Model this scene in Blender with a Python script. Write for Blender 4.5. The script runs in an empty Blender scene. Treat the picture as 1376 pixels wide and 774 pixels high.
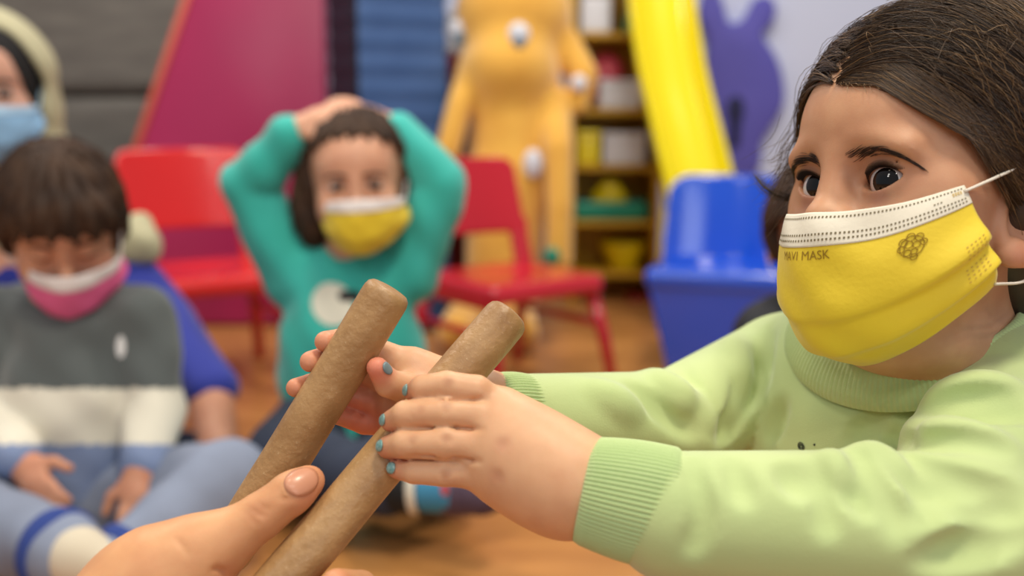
import bpy, bmesh, math, random
import numpy as np
from mathutils import Vector, Matrix

random.seed(7)
RNG = np.random.default_rng(7)
SC = bpy.context.scene

# ------------------------------------------------------------ camera, light, exposure
FPX = 1376 * 35.0 / 36.0
PITCH = math.radians(9.63)
CAM = np.array([0.0, 0.0, 0.605])
CX = np.array([1.0, 0, 0])
CF = np.array([0.0, math.cos(PITCH), -math.sin(PITCH)])
CU = np.array([0.0, math.sin(PITCH), math.cos(PITCH)])

cam_data = bpy.data.cameras.new('camera')
cam_data.lens = 35.0
cam_data.sensor_width = 36.0
cam_data.clip_start = 0.02
cam_data.dof.use_dof = True
cam_data.dof.focus_distance = 0.56
cam_data.dof.aperture_fstop = 3.3
cam = bpy.data.objects.new('camera', cam_data)
SC.collection.objects.link(cam)
cam.location = CAM
cam.rotation_euler = (math.pi / 2 - PITCH, 0, 0)
SC.camera = cam

SC.view_settings.view_transform = 'Standard'
SC.view_settings.look = 'None'
SC.view_settings.gamma = 1.0
SC.view_settings.use_curve_mapping = False
SC.view_settings.exposure = 0.0
SC.cycles.use_denoising = True

world = bpy.data.worlds.new('room_air')
SC.world = world
world.use_nodes = True
bg = world.node_tree.nodes['Background']
bg.inputs[0].default_value = (0.86, 0.93, 1.0, 1)
bg.inputs[1].default_value = 0.33


def area(name, loc, aim, size, power, color, shape='DISK', sy=None):
    ld = bpy.data.lights.new(name, 'AREA')
    ld.shape = shape
    ld.size = size
    if sy:
        ld.size_y = sy
    ld.energy = power
    ld.color = color
    o = bpy.data.objects.new(name, ld)
    SC.collection.objects.link(o)
    o.location = loc
    d = Vector(aim) - Vector(loc)
    o.rotation_euler = d.to_track_quat('-Z', 'Y').to_euler()
    return o


area('ceiling_lamp', (0.42, 0.30, 2.55), (0.4, 0.5, 0.5), 0.45, 31, (1.0, 0.90, 0.72))
area('ceiling_lamp', (-0.65, 0.25, 2.55), (-0.3, 0.6, 0.3), 0.45, 8, (1.0, 0.88, 0.68))
area('ceiling_lamp', (-1.3, 2.0, 2.55), (-1.3, 2.0, 0), 0.5, 28, (1.0, 0.92, 0.82))
area('ceiling_lamp', (0.6, 2.2, 2.55), (0.6, 2.2, 0), 0.5, 30, (1.0, 0.92, 0.82))
area('ceiling_glint_spot', (-0.05, -1.25, 2.55), (0.3, 1.2, 0.3), 0.10, 6, (1.0, 0.95, 0.88))
area('ceiling_glint_spot', (0.55, -1.25, 2.55), (0.5, 1.2, 0.3), 0.10, 5, (1.0, 0.95, 0.88))
area('ceiling_glint_spot', (-2.19, -1.31, 2.55), (0.3, 0.6, 0.5), 0.45, 9, (1.0, 0.95, 0.88))  # unseen lamp, added for the catchlight in her near eye
area('ceiling_glint_spot', (-1.53, -0.77, 2.55), (0.3, 0.6, 0.5), 0.40, 6, (1.0, 0.95, 0.88))  # second unseen lamp, added for the far eye's catchlight
area('window_daylight', (1.2, -2.6, 1.5), (0.2, 1.0, 0.5), 1.6, 16, (0.85, 0.93, 1.0), 'RECTANGLE', 1.2)


def P(px, py, d):
    """world point seen at picture position (px, py) at depth d metres"""
    return CAM + (px - 688) / FPX * d * CX - (py - 387) / FPX * d * CU + d * CF


def PROJ(p):
    q = np.asarray(p) - CAM
    d = q @ CF
    return np.array([688 + FPX * (q @ CX) / d, 387 - FPX * (q @ CU) / d, d])


def unit(v):
    v = np.asarray(v, float)
    return v / (np.linalg.norm(v) + 1e-12)


# ------------------------------------------------------------ implicit surfaces
class Field:
    """A list of blended solids, meshed with surface nets in sparse blocks."""

    def __init__(self):
        self.p = []

    def add(self, fn, c, rad, op='u', k=0.0):
        self.p.append((fn, np.asarray(c, float), float(rad), op, float(k)))

    def cone(self, a, b, ra, rb, k=0.006, op='u', sq=None):
        a = np.asarray(a, float); b = np.asarray(b, float)
        ba = b - a
        L2 = float(ba @ ba) + 1e-12

        def fn(Q):
            pa = Q - a
            t = np.clip(pa @ ba / L2, 0, 1)
            w = pa - t[:, None] * ba
            if sq is not None:
                n, s = sq
                w = w + (w @ n)[:, None] * n * (s - 1)
            return np.sqrt((w * w).sum(1)) - (ra + (rb - ra) * t)
        self.add(fn, (a + b) / 2, math.sqrt(L2) / 2 + max(ra, rb), op, k)

    def chain(self, pts, radii, k=0.006, op='u', sq=None):
        for i in range(len(pts) - 1):
            self.cone(pts[i], pts[i + 1], radii[i], radii[i + 1], k if i == 0 else 0.0012, op, sq)

    def ell(self, c, r, R=None, k=0.006, op='u'):
        c = np.asarray(c, float)
        r = np.asarray([r] * 3 if np.isscalar(r) else r, float)

        def fn(Q):
            q = Q - c
            if R is not None:
                q = q @ R
            k0 = np.sqrt(((q / r) ** 2).sum(1)) + 1e-9
            k1 = np.sqrt(((q / (r * r)) ** 2).sum(1)) + 1e-9
            return k0 * (k0 - 1) / k1
        self.add(fn, c, r.max(), op, k)

    def box(self, c, half, R=None, r=0.01, k=0.0, op='u'):
        c = np.asarray(c, float); half = np.asarray(half, float)

        def fn(Q):
            q = Q - c
            if R is not None:
                q = q @ R
            q = np.abs(q) - (half - r)
            return np.sqrt((np.maximum(q, 0) ** 2).sum(1)) + np.minimum(q.max(1), 0) - r
        self.add(fn, c, float(np.linalg.norm(half)), op, k)

    def evaluate(self, Q, idx=None):
        d = np.full(len(Q), 1.0)
        for i in (range(len(self.p)) if idx is None else idx):
            fn, c, rad, op, k = self.p[i]
            if op == 'd':
                d = d + fn(Q)
                continue
            e = fn(Q)
            if op == 'u':
                if k > 0:
                    h = np.maximum(k - np.abs(d - e), 0) / k
                    d = np.minimum(d, e) - h * h * k * 0.25
                else:
                    d = np.minimum(d, e)
            elif op == 's':
                e = -e
                if k > 0:
                    h = np.maximum(k - np.abs(d - e), 0) / k
                    d = np.maximum(d, e) + h * h * k * 0.25
                else:
                    d = np.maximum(d, e)
            else:
                d = np.maximum(d, e)
        return d

    def _arr(self):
        if getattr(self, '_n', 0) != len(self.p):
            self._n = len(self.p)
            self._c = np.array([q[1] for q in self.p])
            self._r = np.array([1.25 * q[2] + 1.6 * q[4] + 0.012 for q in self.p])
        return self._c, self._r

    def hits(self, O, v, t0=0.0, t1=1.0, n=60):
        """first crossings of many rays o + t v (one direction or one each); NaN where none"""
        O = np.atleast_2d(np.asarray(O, float)); v = np.asarray(v, float)
        v = v / np.linalg.norm(v, axis=-1, keepdims=True)
        v = np.broadcast_to(v, O.shape)
        c, r = self._arr()
        A = O + v * t0; B = O + v * t1
        lo = np.minimum(A.min(0), B.min(0)); hi = np.maximum(A.max(0), B.max(0))
        gap = np.linalg.norm(np.maximum(np.maximum(lo - c, c - hi), 0), axis=1)
        idx = np.where(gap < r)[0]
        if len(O) == 1:
            w = c[idx] - O[0]
            idx = idx[np.linalg.norm(w - (w @ v[0])[:, None] * v[0], axis=1) < r[idx]]
        ts = np.linspace(t0, t1, n)
        Q = O[:, None] + ts[None, :, None] * v[:, None]
        d = self.evaluate(Q.reshape(-1, 3), idx).reshape(len(O), n)
        neg = d < 0
        has = neg.any(1)
        i = np.maximum(neg.argmax(1), 1)
        a = ts[i - 1]; b = ts[i].copy()
        for _ in range(12):
            m = (a + b) / 2
            s = self.evaluate(O + m[:, None] * v, idx) < 0
            b = np.where(s, m, b); a = np.where(s, a, m)
        R = O + b[:, None] * v
        R[~has] = np.nan
        return R

    def hit(self, o, v, t0=0.0, t1=1.0, n=300):
        p = self.hits(np.asarray(o, float)[None], v, t0, t1, n)[0]
        return None if np.isnan(p[0]) else p

    def pix(self, px, py, t0=0.3, t1=1.0, n=350):
        return self.hit(CAM, P(px, py, 1.0) - CAM, t0, t1, n)

    def normal(self, p):
        e = 0.0008
        Q = np.array([p + e * np.eye(3)[i] * s for i in range(3) for s in (1, -1)])
        c, r = self._arr()
        d = self.evaluate(Q, np.where(np.linalg.norm(c - p, axis=1) < r)[0])
        return unit(d[0::2] - d[1::2])

    def mesh(self, h, smooth=1, N=14):
        lo = np.full(3, 1e9); hi = -lo
        for fn, c, rad, op, k in self.p:
            if op == 'u':
                lo = np.minimum(lo, c - rad - 2 * h); hi = np.maximum(hi, c + rad + 2 * h)
        bs = N * h
        nb = np.ceil((hi - lo) / bs).astype(int) + 1
        gi = np.stack(np.meshgrid(*[np.arange(n) for n in nb], indexing='ij'), -1).reshape(-1, 3)
        cen = lo + (gi + 0.5) * bs
        br = bs * 0.5 * math.sqrt(3) + 2 * h
        cs = np.array([q[1] for q in self.p]); rs = np.array([q[2] for q in self.p])
        ks = np.array([q[4] for q in self.p])
        isu = np.array([q[3] == 'u' for q in self.p])
        stride = nb * N + 2
        allv, allk, allq = [], [], []
        ax = np.arange(N + 1)
        S0 = np.stack(np.meshgrid(ax, ax, ax, indexing='ij'), -1).reshape(-1, 3)
        corners = [(i, j, l) for i in (0, 1) for j in (0, 1) for l in (0, 1)]
        for g, c in zip(gi, cen):
            near = np.linalg.norm(cs - c, axis=1) < rs * 1.25 + br + 1.6 * ks + 0.01
            if not (near & isu).any():
                continue
            idx = np.where(near)[0]
            dc = self.evaluate(c[None], idx)[0]
            if abs(dc) > br * 1.9 + 0.01:
                continue
            base = g * N
            Q = lo + (base + S0) * h
            d = self.evaluate(Q, idx).reshape(N + 1, N + 1, N + 1)
            neg = d < 0
            if neg.all() or not neg.any():
                continue
            cnt = sum(neg[a:N + a, b:N + b, e:N + e].astype(int) for a, b, e in corners)
            cells = np.argwhere((cnt > 0) & (cnt < 8))
            if len(cells):
                acc = np.zeros((len(cells), 3)); num = np.zeros(len(cells))
                vals = {cr: d[cells[:, 0] + cr[0], cells[:, 1] + cr[1], cells[:, 2] + cr[2]] for cr in corners}
                for ca in corners:
                    for axx in range(3):
                        if ca[axx] == 1:
                            continue
                        cb = list(ca); cb[axx] = 1; cb = tuple(cb)
                        va, vb = vals[ca], vals[cb]
                        m = (va < 0) != (vb < 0)
                        t = va[m] / (va[m] - vb[m])
                        pt = np.tile(np.array(ca, float), (m.sum(), 1))
                        pt[:, axx] += t
                        acc[m] += pt; num[m] += 1
                v = lo + (base + cells + acc / num[:, None]) * h
                gc = base + cells + 1
                allv.append(v)
                allk.append((gc[:, 0] * stride[1] + gc[:, 1]) * stride[2] + gc[:, 2])
            for axx in range(3):
                sl_a = [slice(0, N)] * 3
                sl_b = [slice(0, N)] * 3
                sl_b[axx] = slice(1, N + 1)
                na = neg[tuple(sl_a)]; nbb = neg[tuple(sl_b)]
                e = np.argwhere(na != nbb)
                if not len(e):
                    continue
                flip = na[e[:, 0], e[:, 1], e[:, 2]]
                u, w = (axx + 1) % 3, (axx + 2) % 3
                quad = []
                for du, dw in ((0, 0), (1, 0), (1, 1), (0, 1)):
                    q = base + e + 1
                    q[:, u] -= du; q[:, w] -= dw
                    quad.append((q[:, 0] * stride[1] + q[:, 1]) * stride[2] + q[:, 2])
                quad = np.stack(quad, 1)
                quad[~flip] = quad[~flip][:, ::-1]
                allq.append(quad)
        V = np.concatenate(allv); K = np.concatenate(allk); Qd = np.concatenate(allq)
        o = np.argsort(K); K = K[o]; V = V[o]
        pos = np.clip(np.searchsorted(K, Qd), 0, len(K) - 1)
        ok = (K[pos] == Qd).all(1)
        F = pos[ok]
        for _ in range(smooth):
            e = np.concatenate([F[:, [0, 1]], F[:, [1, 2]], F[:, [2, 3]], F[:, [3, 0]]])
            s = np.zeros_like(V); n = np.zeros(len(V))
            for a, b in ((0, 1), (1, 0)):
                for x in range(3):
                    s[:, x] += np.bincount(e[:, a], V[e[:, b], x], len(V))
                n += np.bincount(e[:, a], minlength=len(V))
            m = n > 0
            V[m] = 0.5 * V[m] + 0.5 * s[m] / n[m][:, None]
        return V, F


# ------------------------------------------------------------ objects
def new_root(name, label, cat, loc=(0, 0, 0), group=None, kind=None):
    o = bpy.data.objects.new(name, None)
    o.empty_display_size = 0.05
    SC.collection.objects.link(o)
    o.location = loc
    o['label'] = label
    o['category'] = cat
    if group:
        o['group'] = group
    if kind:
        o['kind'] = kind
    return o


def origin_of(o):
    p = np.zeros(3)
    while o is not None:
        p = p + np.array(o.location)
        o = o.parent
    return p


def mobj(name, V, F, mats, parent=None, smooth=True, col=None, midx=None):
    """one mesh object from world-space vertices"""
    V = np.asarray(V, float)
    if parent is not None:
        V = V - origin_of(parent)
    me = bpy.data.meshes.new(name)
    if isinstance(F, np.ndarray) and F.ndim == 2:
        n = len(F); w = F.shape[1]
        me.vertices.add(len(V)); me.vertices.foreach_set('co', V.astype(np.float32).ravel())
        me.loops.add(n * w); me.loops.foreach_set('vertex_index', F.astype(np.int32).ravel())
        me.polygons.add(n)
        me.polygons.foreach_set('loop_start', (np.arange(n) * w).astype(np.int32))
        me.update(calc_edges=True)
        me.validate()
    else:
        me.from_pydata([tuple(v) for v in V], [], [tuple(int(i) for i in f) for f in F])
        me.update()
    if smooth:
        me.polygons.foreach_set('use_smooth', np.ones(len(me.polygons), bool))
    for m in (mats if isinstance(mats, (list, tuple)) else [mats]):
        me.materials.append(m)
    if midx is not None:
        me.polygons.foreach_set('material_index', np.asarray(midx, np.int32))
    if col is not None:
        a = me.color_attributes.new('Col', 'FLOAT_COLOR', 'POINT')
        c4 = np.ones((len(V), 4), np.float32)
        c4[:, :3] = col
        a.data.foreach_set('color', c4.ravel())
    o = bpy.data.objects.new(name, me)
    SC.collection.objects.link(o)
    if parent is not None:
        o.parent = parent
    return o


def tag(o, label, cat=None, group=None, kind=None):
    o['label'] = label
    if cat:
        o['category'] = cat
    if group:
        o['group'] = group
    if kind:
        o['kind'] = kind
    return o


class MB:
    """collects shapes into one mesh"""

    def __init__(self):
        self.V = []; self.F = []; self.M = []

    def put(self, V, F, m=0):
        b = len(self.V)
        self.V += [tuple(v) for v in V]
        self.F += [tuple(i + b for i in f) for f in F]
        self.M += [m] * len(F)

    def box(self, c, s, R=None, bev=0.0, m=0):
        bm = bmesh.new()
        bmesh.ops.create_cube(bm, size=1.0)
        for v in bm.verts:
            v.co = Vector((v.co.x * s[0], v.co.y * s[1], v.co.z * s[2]))
        if bev > 0:
            bmesh.ops.bevel(bm, geom=list(bm.edges), offset=bev, segments=3, affect='EDGES', profile=0.5)
        bm.verts.index_update()
        V = np.array([v.co for v in bm.verts])
        if R is not None:
            V = V @ np.asarray(R).T
        self.put(V + np.asarray(c), [[v.index for v in f.verts] for f in bm.faces], m)
        bm.free()

    def tube(self, pts, radii, n=12, m=0, caps=True, flat=None):
        pts = np.asarray(pts, float)
        if np.isscalar(radii):
            radii = [radii] * len(pts)
        T = np.gradient(pts, axis=0)
        T = np.array([unit(t) for t in T])
        ref = np.array([0, 0, 1.0]) if abs(T[0][2]) < 0.9 else np.array([1.0, 0, 0])
        u = unit(np.cross(ref, T[0]))
        V = []
        for p, t, r in zip(pts, T, radii):
            u = unit(u - (u @ t) * t)
            w = np.cross(t, u)
            for i in range(n):
                a = 2 * math.pi * i / n
                V.append(p + r * (math.cos(a) * u + math.sin(a) * w * (flat or 1.0)))
        F = []
        for j in range(len(pts) - 1):
            for i in range(n):
                i2 = (i + 1) % n
                F.append((j * n + i, j * n + i2, (j + 1) * n + i2, (j + 1) * n + i))
        if caps:
            F.append(tuple(range(n))[::-1])
            F.append(tuple((len(pts) - 1) * n + i for i in range(n)))
        self.put(V, F, m)

    def grid(self, G, m=0, closed_u=False):
        """G: array (a, b, 3)"""
        a, b = G.shape[:2]
        F = []
        for i in range(a - 1):
            for j in range(b if closed_u else b - 1):
                j2 = (j + 1) % b
                F.append((i * b + j, i * b + j2, (i + 1) * b + j2, (i + 1) * b + j))
        self.put(G.reshape(-1, 3), F, m)

    def build(self, name, mats, parent=None, smooth=True):
        o = mobj(name, np.array(self.V), self.F, mats, parent, smooth, midx=self.M)
        return o


def auto_smooth(o, ang=40):
    me = o.data
    bm = bmesh.new(); bm.from_mesh(me)
    for e in bm.edges:
        if len(e.link_faces) == 2 and e.calc_face_angle(0) > math.radians(ang):
            e.smooth = False
    bm.to_mesh(me); bm.free()
    return o


def extrude_outline(pts2, frame, depth, bev=0.0):
    """solid from a 2D outline; frame = (origin, x axis, y axis, thickness axis)"""
    o, ax, ay, an = [np.asarray(q, float) for q in frame]
    bm = bmesh.new()
    vs = [bm.verts.new(o + x * ax + y * ay) for x, y in pts2]
    f = bm.faces.new(vs)
    r = bmesh.ops.extrude_face_region(bm, geom=[f])
    for v in r['geom']:
        if isinstance(v, bmesh.types.BMVert):
            v.co += Vector(an * depth)
    bmesh.ops.recalc_face_normals(bm, faces=list(bm.faces))
    if bev > 0:
        ed = [e for e in bm.edges if e.calc_face_angle(0) > 0.9]
        bmesh.ops.bevel(bm, geom=ed, offset=bev, segments=3, affect='EDGES', profile=0.5)
    bm.verts.index_update()
    V = [tuple(v.co) for v in bm.verts]
    F = [[v.index for v in q.verts] for q in bm.faces]
    bm.free()
    return V, F


def spline(pts, n=20):
    """Catmull-Rom through points"""
    pts = np.asarray(pts, float)
    pp = np.concatenate([[2 * pts[0] - pts[1]], pts, [2 * pts[-1] - pts[-2]]])
    out = []
    for i in range(len(pts) - 1):
        p0, p1, p2, p3 = pp[i:i + 4]
        for t in np.linspace(0, 1, n, endpoint=False):
            out.append(0.5 * ((2 * p1) + (p2 - p0) * t + (2 * p0 - 5 * p1 + 4 * p2 - p3) * t * t + (3 * p1 - p0 - 3 * p2 + p3) * t ** 3))
    out.append(pts[-1])
    return np.array(out)


def strands(name, lines, rad, mats, parent, midx=None):
    """one mesh of many thin tapering strands"""
    Vs, Fs, Ms = [], [], []
    base = 0
    by_len = {}
    for k, L in enumerate(lines):
        by_len.setdefault(len(L), []).append(k)
    for n, ks in by_len.items():
        A = np.array([lines[k] for k in ks], float)
        T = np.gradient(A, axis=1)
        T /= np.linalg.norm(T, axis=2, keepdims=True) + 1e-12
        u = np.cross(T, np.array([0.31, 0.17, 0.93])); u /= np.linalg.norm(u, axis=2, keepdims=True) + 1e-12
        w = np.cross(T, u)
        r = rad * np.interp(np.linspace(0, 1, n), [0, 0.15, 0.7, 1], [0.7, 1, 0.9, 0.25])[None, :, None]
        R = np.stack([A + r * (math.cos(a) * u + math.sin(a) * w) for a in (0, 2.094, 4.189)], 2)
        Vs.append(R.reshape(-1, 3))
        i0 = base + (np.arange(len(ks))[:, None] * n + np.arange(n - 1)[None]) * 3
        for a in range(3):
            b = (a + 1) % 3
            Fs.append(np.stack([i0 + a, i0 + b, i0 + 3 + b, i0 + 3 + a], -1).reshape(-1, 4))
            Ms.append(np.repeat(np.array([midx[k] if midx is not None else 0 for k in ks]), n - 1))
        base += len(ks) * n * 3
    return mobj(name, np.concatenate(Vs), np.concatenate(Fs), mats, parent, midx=np.concatenate(Ms))


# ------------------------------------------------------------ materials
def srgb(r, g, b):
    f = lambda c: (c / 255 / 12.92) if c / 255 <= 0.04045 else ((c / 255 + 0.055) / 1.055) ** 2.4
    return (f(r), f(g), f(b))


def mat(name, rgb, rough=0.6, var=0.0, vscale=8.0, bump=0.0, bscale=60.0, sheen=0.0, coat=0.0, spec=0.5, detail=4, stretch=None, rgb2=None, sss=0.0, transl=0.0):
    m = bpy.data.materials.new(name)
    m.use_nodes = True
    nt = m.node_tree
    b = nt.nodes['Principled BSDF']
    b.inputs['Base Color'].default_value = (*rgb, 1)
    b.inputs['Roughness'].default_value = rough
    b.inputs['Specular IOR Level'].default_value = spec
    b.inputs['Sheen Weight'].default_value = sheen
    b.inputs['Coat Weight'].default_value = coat
    b.inputs['Coat Roughness'].default_value = 0.15
    if sss > 0:
        b.inputs['Subsurface Weight'].default_value = sss
        b.inputs['Subsurface Radius'].default_value = (0.008, 0.0035, 0.002)
        b.inputs['Subsurface Scale'].default_value = 1.0
    tc = nt.nodes.new('ShaderNodeTexCoord')
    src = tc.outputs['Object']
    if stretch is not None:
        mp = nt.nodes.new('ShaderNodeMapping')
        mp.inputs['Scale'].default_value = stretch
        nt.links.new(src, mp.inputs[0]); src = mp.outputs[0]
    if var > 0 or rgb2 is not None:
        n = nt.nodes.new('ShaderNodeTexNoise')
        n.inputs['Scale'].default_value = vscale
        n.inputs['Detail'].default_value = detail
        nt.links.new(src, n.inputs['Vector'])
        r = nt.nodes.new('ShaderNodeValToRGB')
        r.color_ramp.elements[0].position = 0.3
        r.color_ramp.elements[1].position = 0.7
        a = rgb if rgb2 is not None else tuple(c * (1 - var) for c in rgb)
        z = rgb2 if rgb2 is not None else tuple(min(1, c * (1 + var)) for c in rgb)
        r.color_ramp.elements[0].color = (*a, 1)
        r.color_ramp.elements[1].color = (*z, 1)
        nt.links.new(n.outputs['Fac'], r.inputs[0])
        nt.links.new(r.outputs[0], b.inputs['Base Color'])
    if bump > 0:
        n2 = nt.nodes.new('ShaderNodeTexNoise')
        n2.inputs['Scale'].default_value = bscale
        n2.inputs['Detail'].default_value = 5
        nt.links.new(src, n2.inputs['Vector'])
        bp = nt.nodes.new('ShaderNodeBump')
        bp.inputs['Strength'].default_value = bump
        bp.inputs['Distance'].default_value = 0.002
        nt.links.new(n2.outputs['Fac'], bp.inputs['Height'])
        nt.links.new(bp.outputs[0], b.inputs['Normal'])
    return m


def skin_mat(name, rough=0.48, sss=0.25, fine=900.0):
    m = bpy.data.materials.new(name)
    m.use_nodes = True
    nt = m.node_tree
    b = nt.nodes['Principled BSDF']
    at = nt.nodes.new('ShaderNodeVertexColor'); at.layer_name = 'Col'
    tc = nt.nodes.new('ShaderNodeTexCoord')
    n = nt.nodes.new('ShaderNodeTexNoise'); n.inputs['Scale'].default_value = 55; n.inputs['Detail'].default_value = 5
    nt.links.new(tc.outputs['Object'], n.inputs['Vector'])
    hs = nt.nodes.new('ShaderNodeMixRGB'); hs.blend_type = 'MULTIPLY'; hs.inputs[0].default_value = 1.0
    r = nt.nodes.new('ShaderNodeValToRGB')
    r.color_ramp.elements[0].position = 0.3; r.color_ramp.elements[0].color = (0.88, 0.80, 0.78, 1)
    r.color_ramp.elements[1].position = 0.7; r.color_ramp.elements[1].color = (1, 1, 1, 1)
    nt.links.new(n.outputs['Fac'], r.inputs[0])
    nt.links.new(at.outputs['Color'], hs.inputs[1]); nt.links.new(r.outputs[0], hs.inputs[2])
    nt.links.new(hs.outputs[0], b.inputs['Base Color'])
    b.inputs['Roughness'].default_value = rough
    b.inputs['Specular IOR Level'].default_value = 0.4
    b.inputs['Subsurface Weight'].default_value = sss
    b.inputs['Subsurface Radius'].default_value = (0.006, 0.0025, 0.0013)
    b.inputs['Subsurface Scale'].default_value = 1.0
    n2 = nt.nodes.new('ShaderNodeTexNoise'); n2.inputs['Scale'].default_value = fine; n2.inputs['Detail'].default_value = 3
    nt.links.new(tc.outputs['Object'], n2.inputs['Vector'])
    bp = nt.nodes.new('ShaderNodeBump'); bp.inputs['Strength'].default_value = 0.12; bp.inputs['Distance'].default_value = 0.0006
    nt.links.new(n2.outputs['Fac'], bp.inputs['Height']); nt.links.new(bp.outputs[0], b.inputs['Normal'])
    return m


def paint(V, base, spots):
    """spots: (centre, radius, colour, strength) soft colour marks on the skin, painted shade among them"""
    C = np.tile(np.asarray(base, float), (len(V), 1))
    for c, r, colr, s in spots:
        d = np.linalg.norm(V - np.asarray(c), axis=1) / r
        w = np.clip(1 - d, 0, 1); w = w * w * (3 - 2 * w) * s
        C = C * (1 - w[:, None]) + np.asarray(colr) * w[:, None]
    return C


def conform_text(txt, size, place, name, m, parent, off=0.0):
    """letters cut as mesh; place(x, y) -> world point on the thing"""
    cu = bpy.data.curves.new(name, 'FONT')
    cu.body = txt; cu.size = size; cu.align_x = 'CENTER'; cu.align_y = 'CENTER'; cu.resolution_u = 3
    o = bpy.data.objects.new(name, cu)
    SC.collection.objects.link(o)
    dg = bpy.context.evaluated_depsgraph_get()
    me = o.evaluated_get(dg).to_mesh()
    V = np.array([place(v.co.x, v.co.y) for v in me.vertices])
    F = [list(p.vertices) for p in me.polygons]
    o.evaluated_get(dg).to_mesh_clear()
    bpy.data.objects.remove(o); bpy.data.curves.remove(cu)
    return mobj(name, V, F, m, parent, smooth=False)
# ------------------------------------------------------------ the room
def structure(o):
    o['kind'] = 'structure'
    return o


m = MB(); m.box((0, 1.0, -0.02), (7, 6, 0.04))
structure(m.build('floor', mat('wood_floor', srgb(200, 140, 80), rough=0.30, rgb2=srgb(166, 108, 58), vscale=2.2, stretch=(1.1, 7, 1), detail=8), smooth=False))
m = MB(); m.box((0, 3.80, 1.3), (7, 0.1, 2.6))
structure(m.build('wall_back', mat('lavender_wall', srgb(206, 214, 240), rough=0.8, bump=0.1, bscale=40), smooth=False))
m = MB(); m.box((0, 3.74, 0.05), (7, 0.02, 0.10), bev=0.004)
structure(m.build('baseboard_back', mat('white_skirting', srgb(214, 212, 206), rough=0.5)))
# ------------------------------------------------------------ the two cardboard sticks
CARD = mat('cardboard_tube', srgb(190, 150, 101), rough=0.42, rgb2=srgb(150, 110, 66), vscale=34, bump=0.35, bscale=260, detail=9, spec=0.5)


def card_mat():
    nt = CARD.node_tree
    b = nt.nodes['Principled BSDF']
    tc = [n for n in nt.nodes if n.bl_idname == 'ShaderNodeTexCoord'][0]
    n = nt.nodes.new('ShaderNodeTexNoise'); n.inputs['Scale'].default_value = 520; n.inputs['Detail'].default_value = 9; n.inputs['Roughness'].default_value = 0.75
    nt.links.new(tc.outputs['Object'], n.inputs['Vector'])
    r = nt.nodes.new('ShaderNodeValToRGB')
    r.color_ramp.elements[0].position = 0.58; r.color_ramp.elements[0].color = (0, 0, 0, 1)
    r.color_ramp.elements[1].position = 0.74; r.color_ramp.elements[1].color = (1, 1, 1, 1)
    nt.links.new(n.outputs['Fac'], r.inputs[0])
    old = b.inputs['Base Color'].links[0].from_socket
    mx = nt.nodes.new('ShaderNodeMixRGB'); mx.inputs[2].default_value = (*srgb(236, 208, 166), 1)
    ml = nt.nodes.new('ShaderNodeMath'); ml.operation = 'MULTIPLY'; ml.inputs[1].default_value = 0.6
    nt.links.new(r.outputs[0], ml.inputs[0]); nt.links.new(ml.outputs[0], mx.inputs[0])
    nt.links.new(old, mx.inputs[1]); nt.links.new(mx.outputs[0], b.inputs['Base Color'])


card_mat()
STICK_R = 0.0134
S1A, S1B = P(526, 386, 0.545), P(300, 753, 0.555)
S2A, S2B = P(686, 420, 0.570), P(345, 822, 0.505)


def stick(a, b, label):
    root = new_root('rhythm_stick', label, 'stick', tuple(b), group='thick cardboard sticks held by the girl')
    t = unit(b - a)
    u = unit(np.cross(t, [0, 0, 1.0])); w = np.cross(t, u)
    L = np.linalg.norm(b - a)
    prof = [(0.0, 0.0), (0.0006, STICK_R * 0.55), (0.0012, STICK_R * 0.80), (0.0028, STICK_R * 0.93), (0.0055, STICK_R * 0.99), (0.009, STICK_R)]
    prof += [(x, STICK_R) for x in np.linspace(0.02, L - 0.02, 28)]
    prof += [(L - x, r) for x, r in reversed(prof[:6])]
    n = 48
    G = np.zeros((len(prof), n, 3))
    for i, (x, r) in enumerate(prof):
        for j in range(n):
            an = 2 * math.pi * j / n
            rr = r * (1 + 0.012 * math.sin(3 * an + x * 40) + 0.008 * math.sin(7 * an - x * 90))
            G[i, j] = a + t * x + rr * (math.cos(an) * u + math.sin(an) * w)
    m = MB(); m.grid(G, closed_u=True)
    m.build('tube', CARD, root)
    return root


stick(S1A, S1B, 'brown cardboard stick held behind in fingertips, standing further left and higher')
stick(S2A, S2B, 'brown cardboard stick gripped by the small front hand with four painted nails')

# ------------------------------------------------------------ the girl in the green sweatshirt
GSKIN = skin_mat('girl_skin')
C_SK = srgb(226, 177, 136)
C_RED = srgb(216, 136, 108)
C_DK = srgb(176, 118, 84)
NAIL = mat('teal_nail_polish', srgb(88, 148, 146), rough=0.3, coat=0.4, rgb2=srgb(150, 182, 178), vscale=700)


def rot(yaw, pitch, roll):
    cy, sy = math.cos(yaw), math.sin(yaw)
    L = np.array([cy, -sy, 0]); W = np.array([-sy, -cy, 0]); Z = np.array([0, 0, 1.0])
    W2 = W * math.cos(pitch) + Z * math.sin(pitch); Z2 = Z * math.cos(pitch) - W * math.sin(pitch)
    L3 = L * math.cos(roll) + Z2 * math.sin(roll); Z3 = Z2 * math.cos(roll) - L * math.sin(roll)
    return np.stack([L3, W2, Z3], 1)


HC = P(1252, 268, 0.60)
HR = rot(math.radians(63), math.radians(9.5), math.radians(7.5))


def H(x, y, z):
    return HC + HR @ np.array([x, y, z])


girl = new_root('person', 'little girl in pale green sweatshirt and yellow face mask holding two cardboard sticks', 'person', tuple(P(1290, 1000, 0.68) * np.array([1, 1, 0])))

EYE_R = 0.0125
EYE = {s: np.array([s * 0.0255, 0.0620, 0.0]) for s in (-1, 1)}
body = Field()


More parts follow.
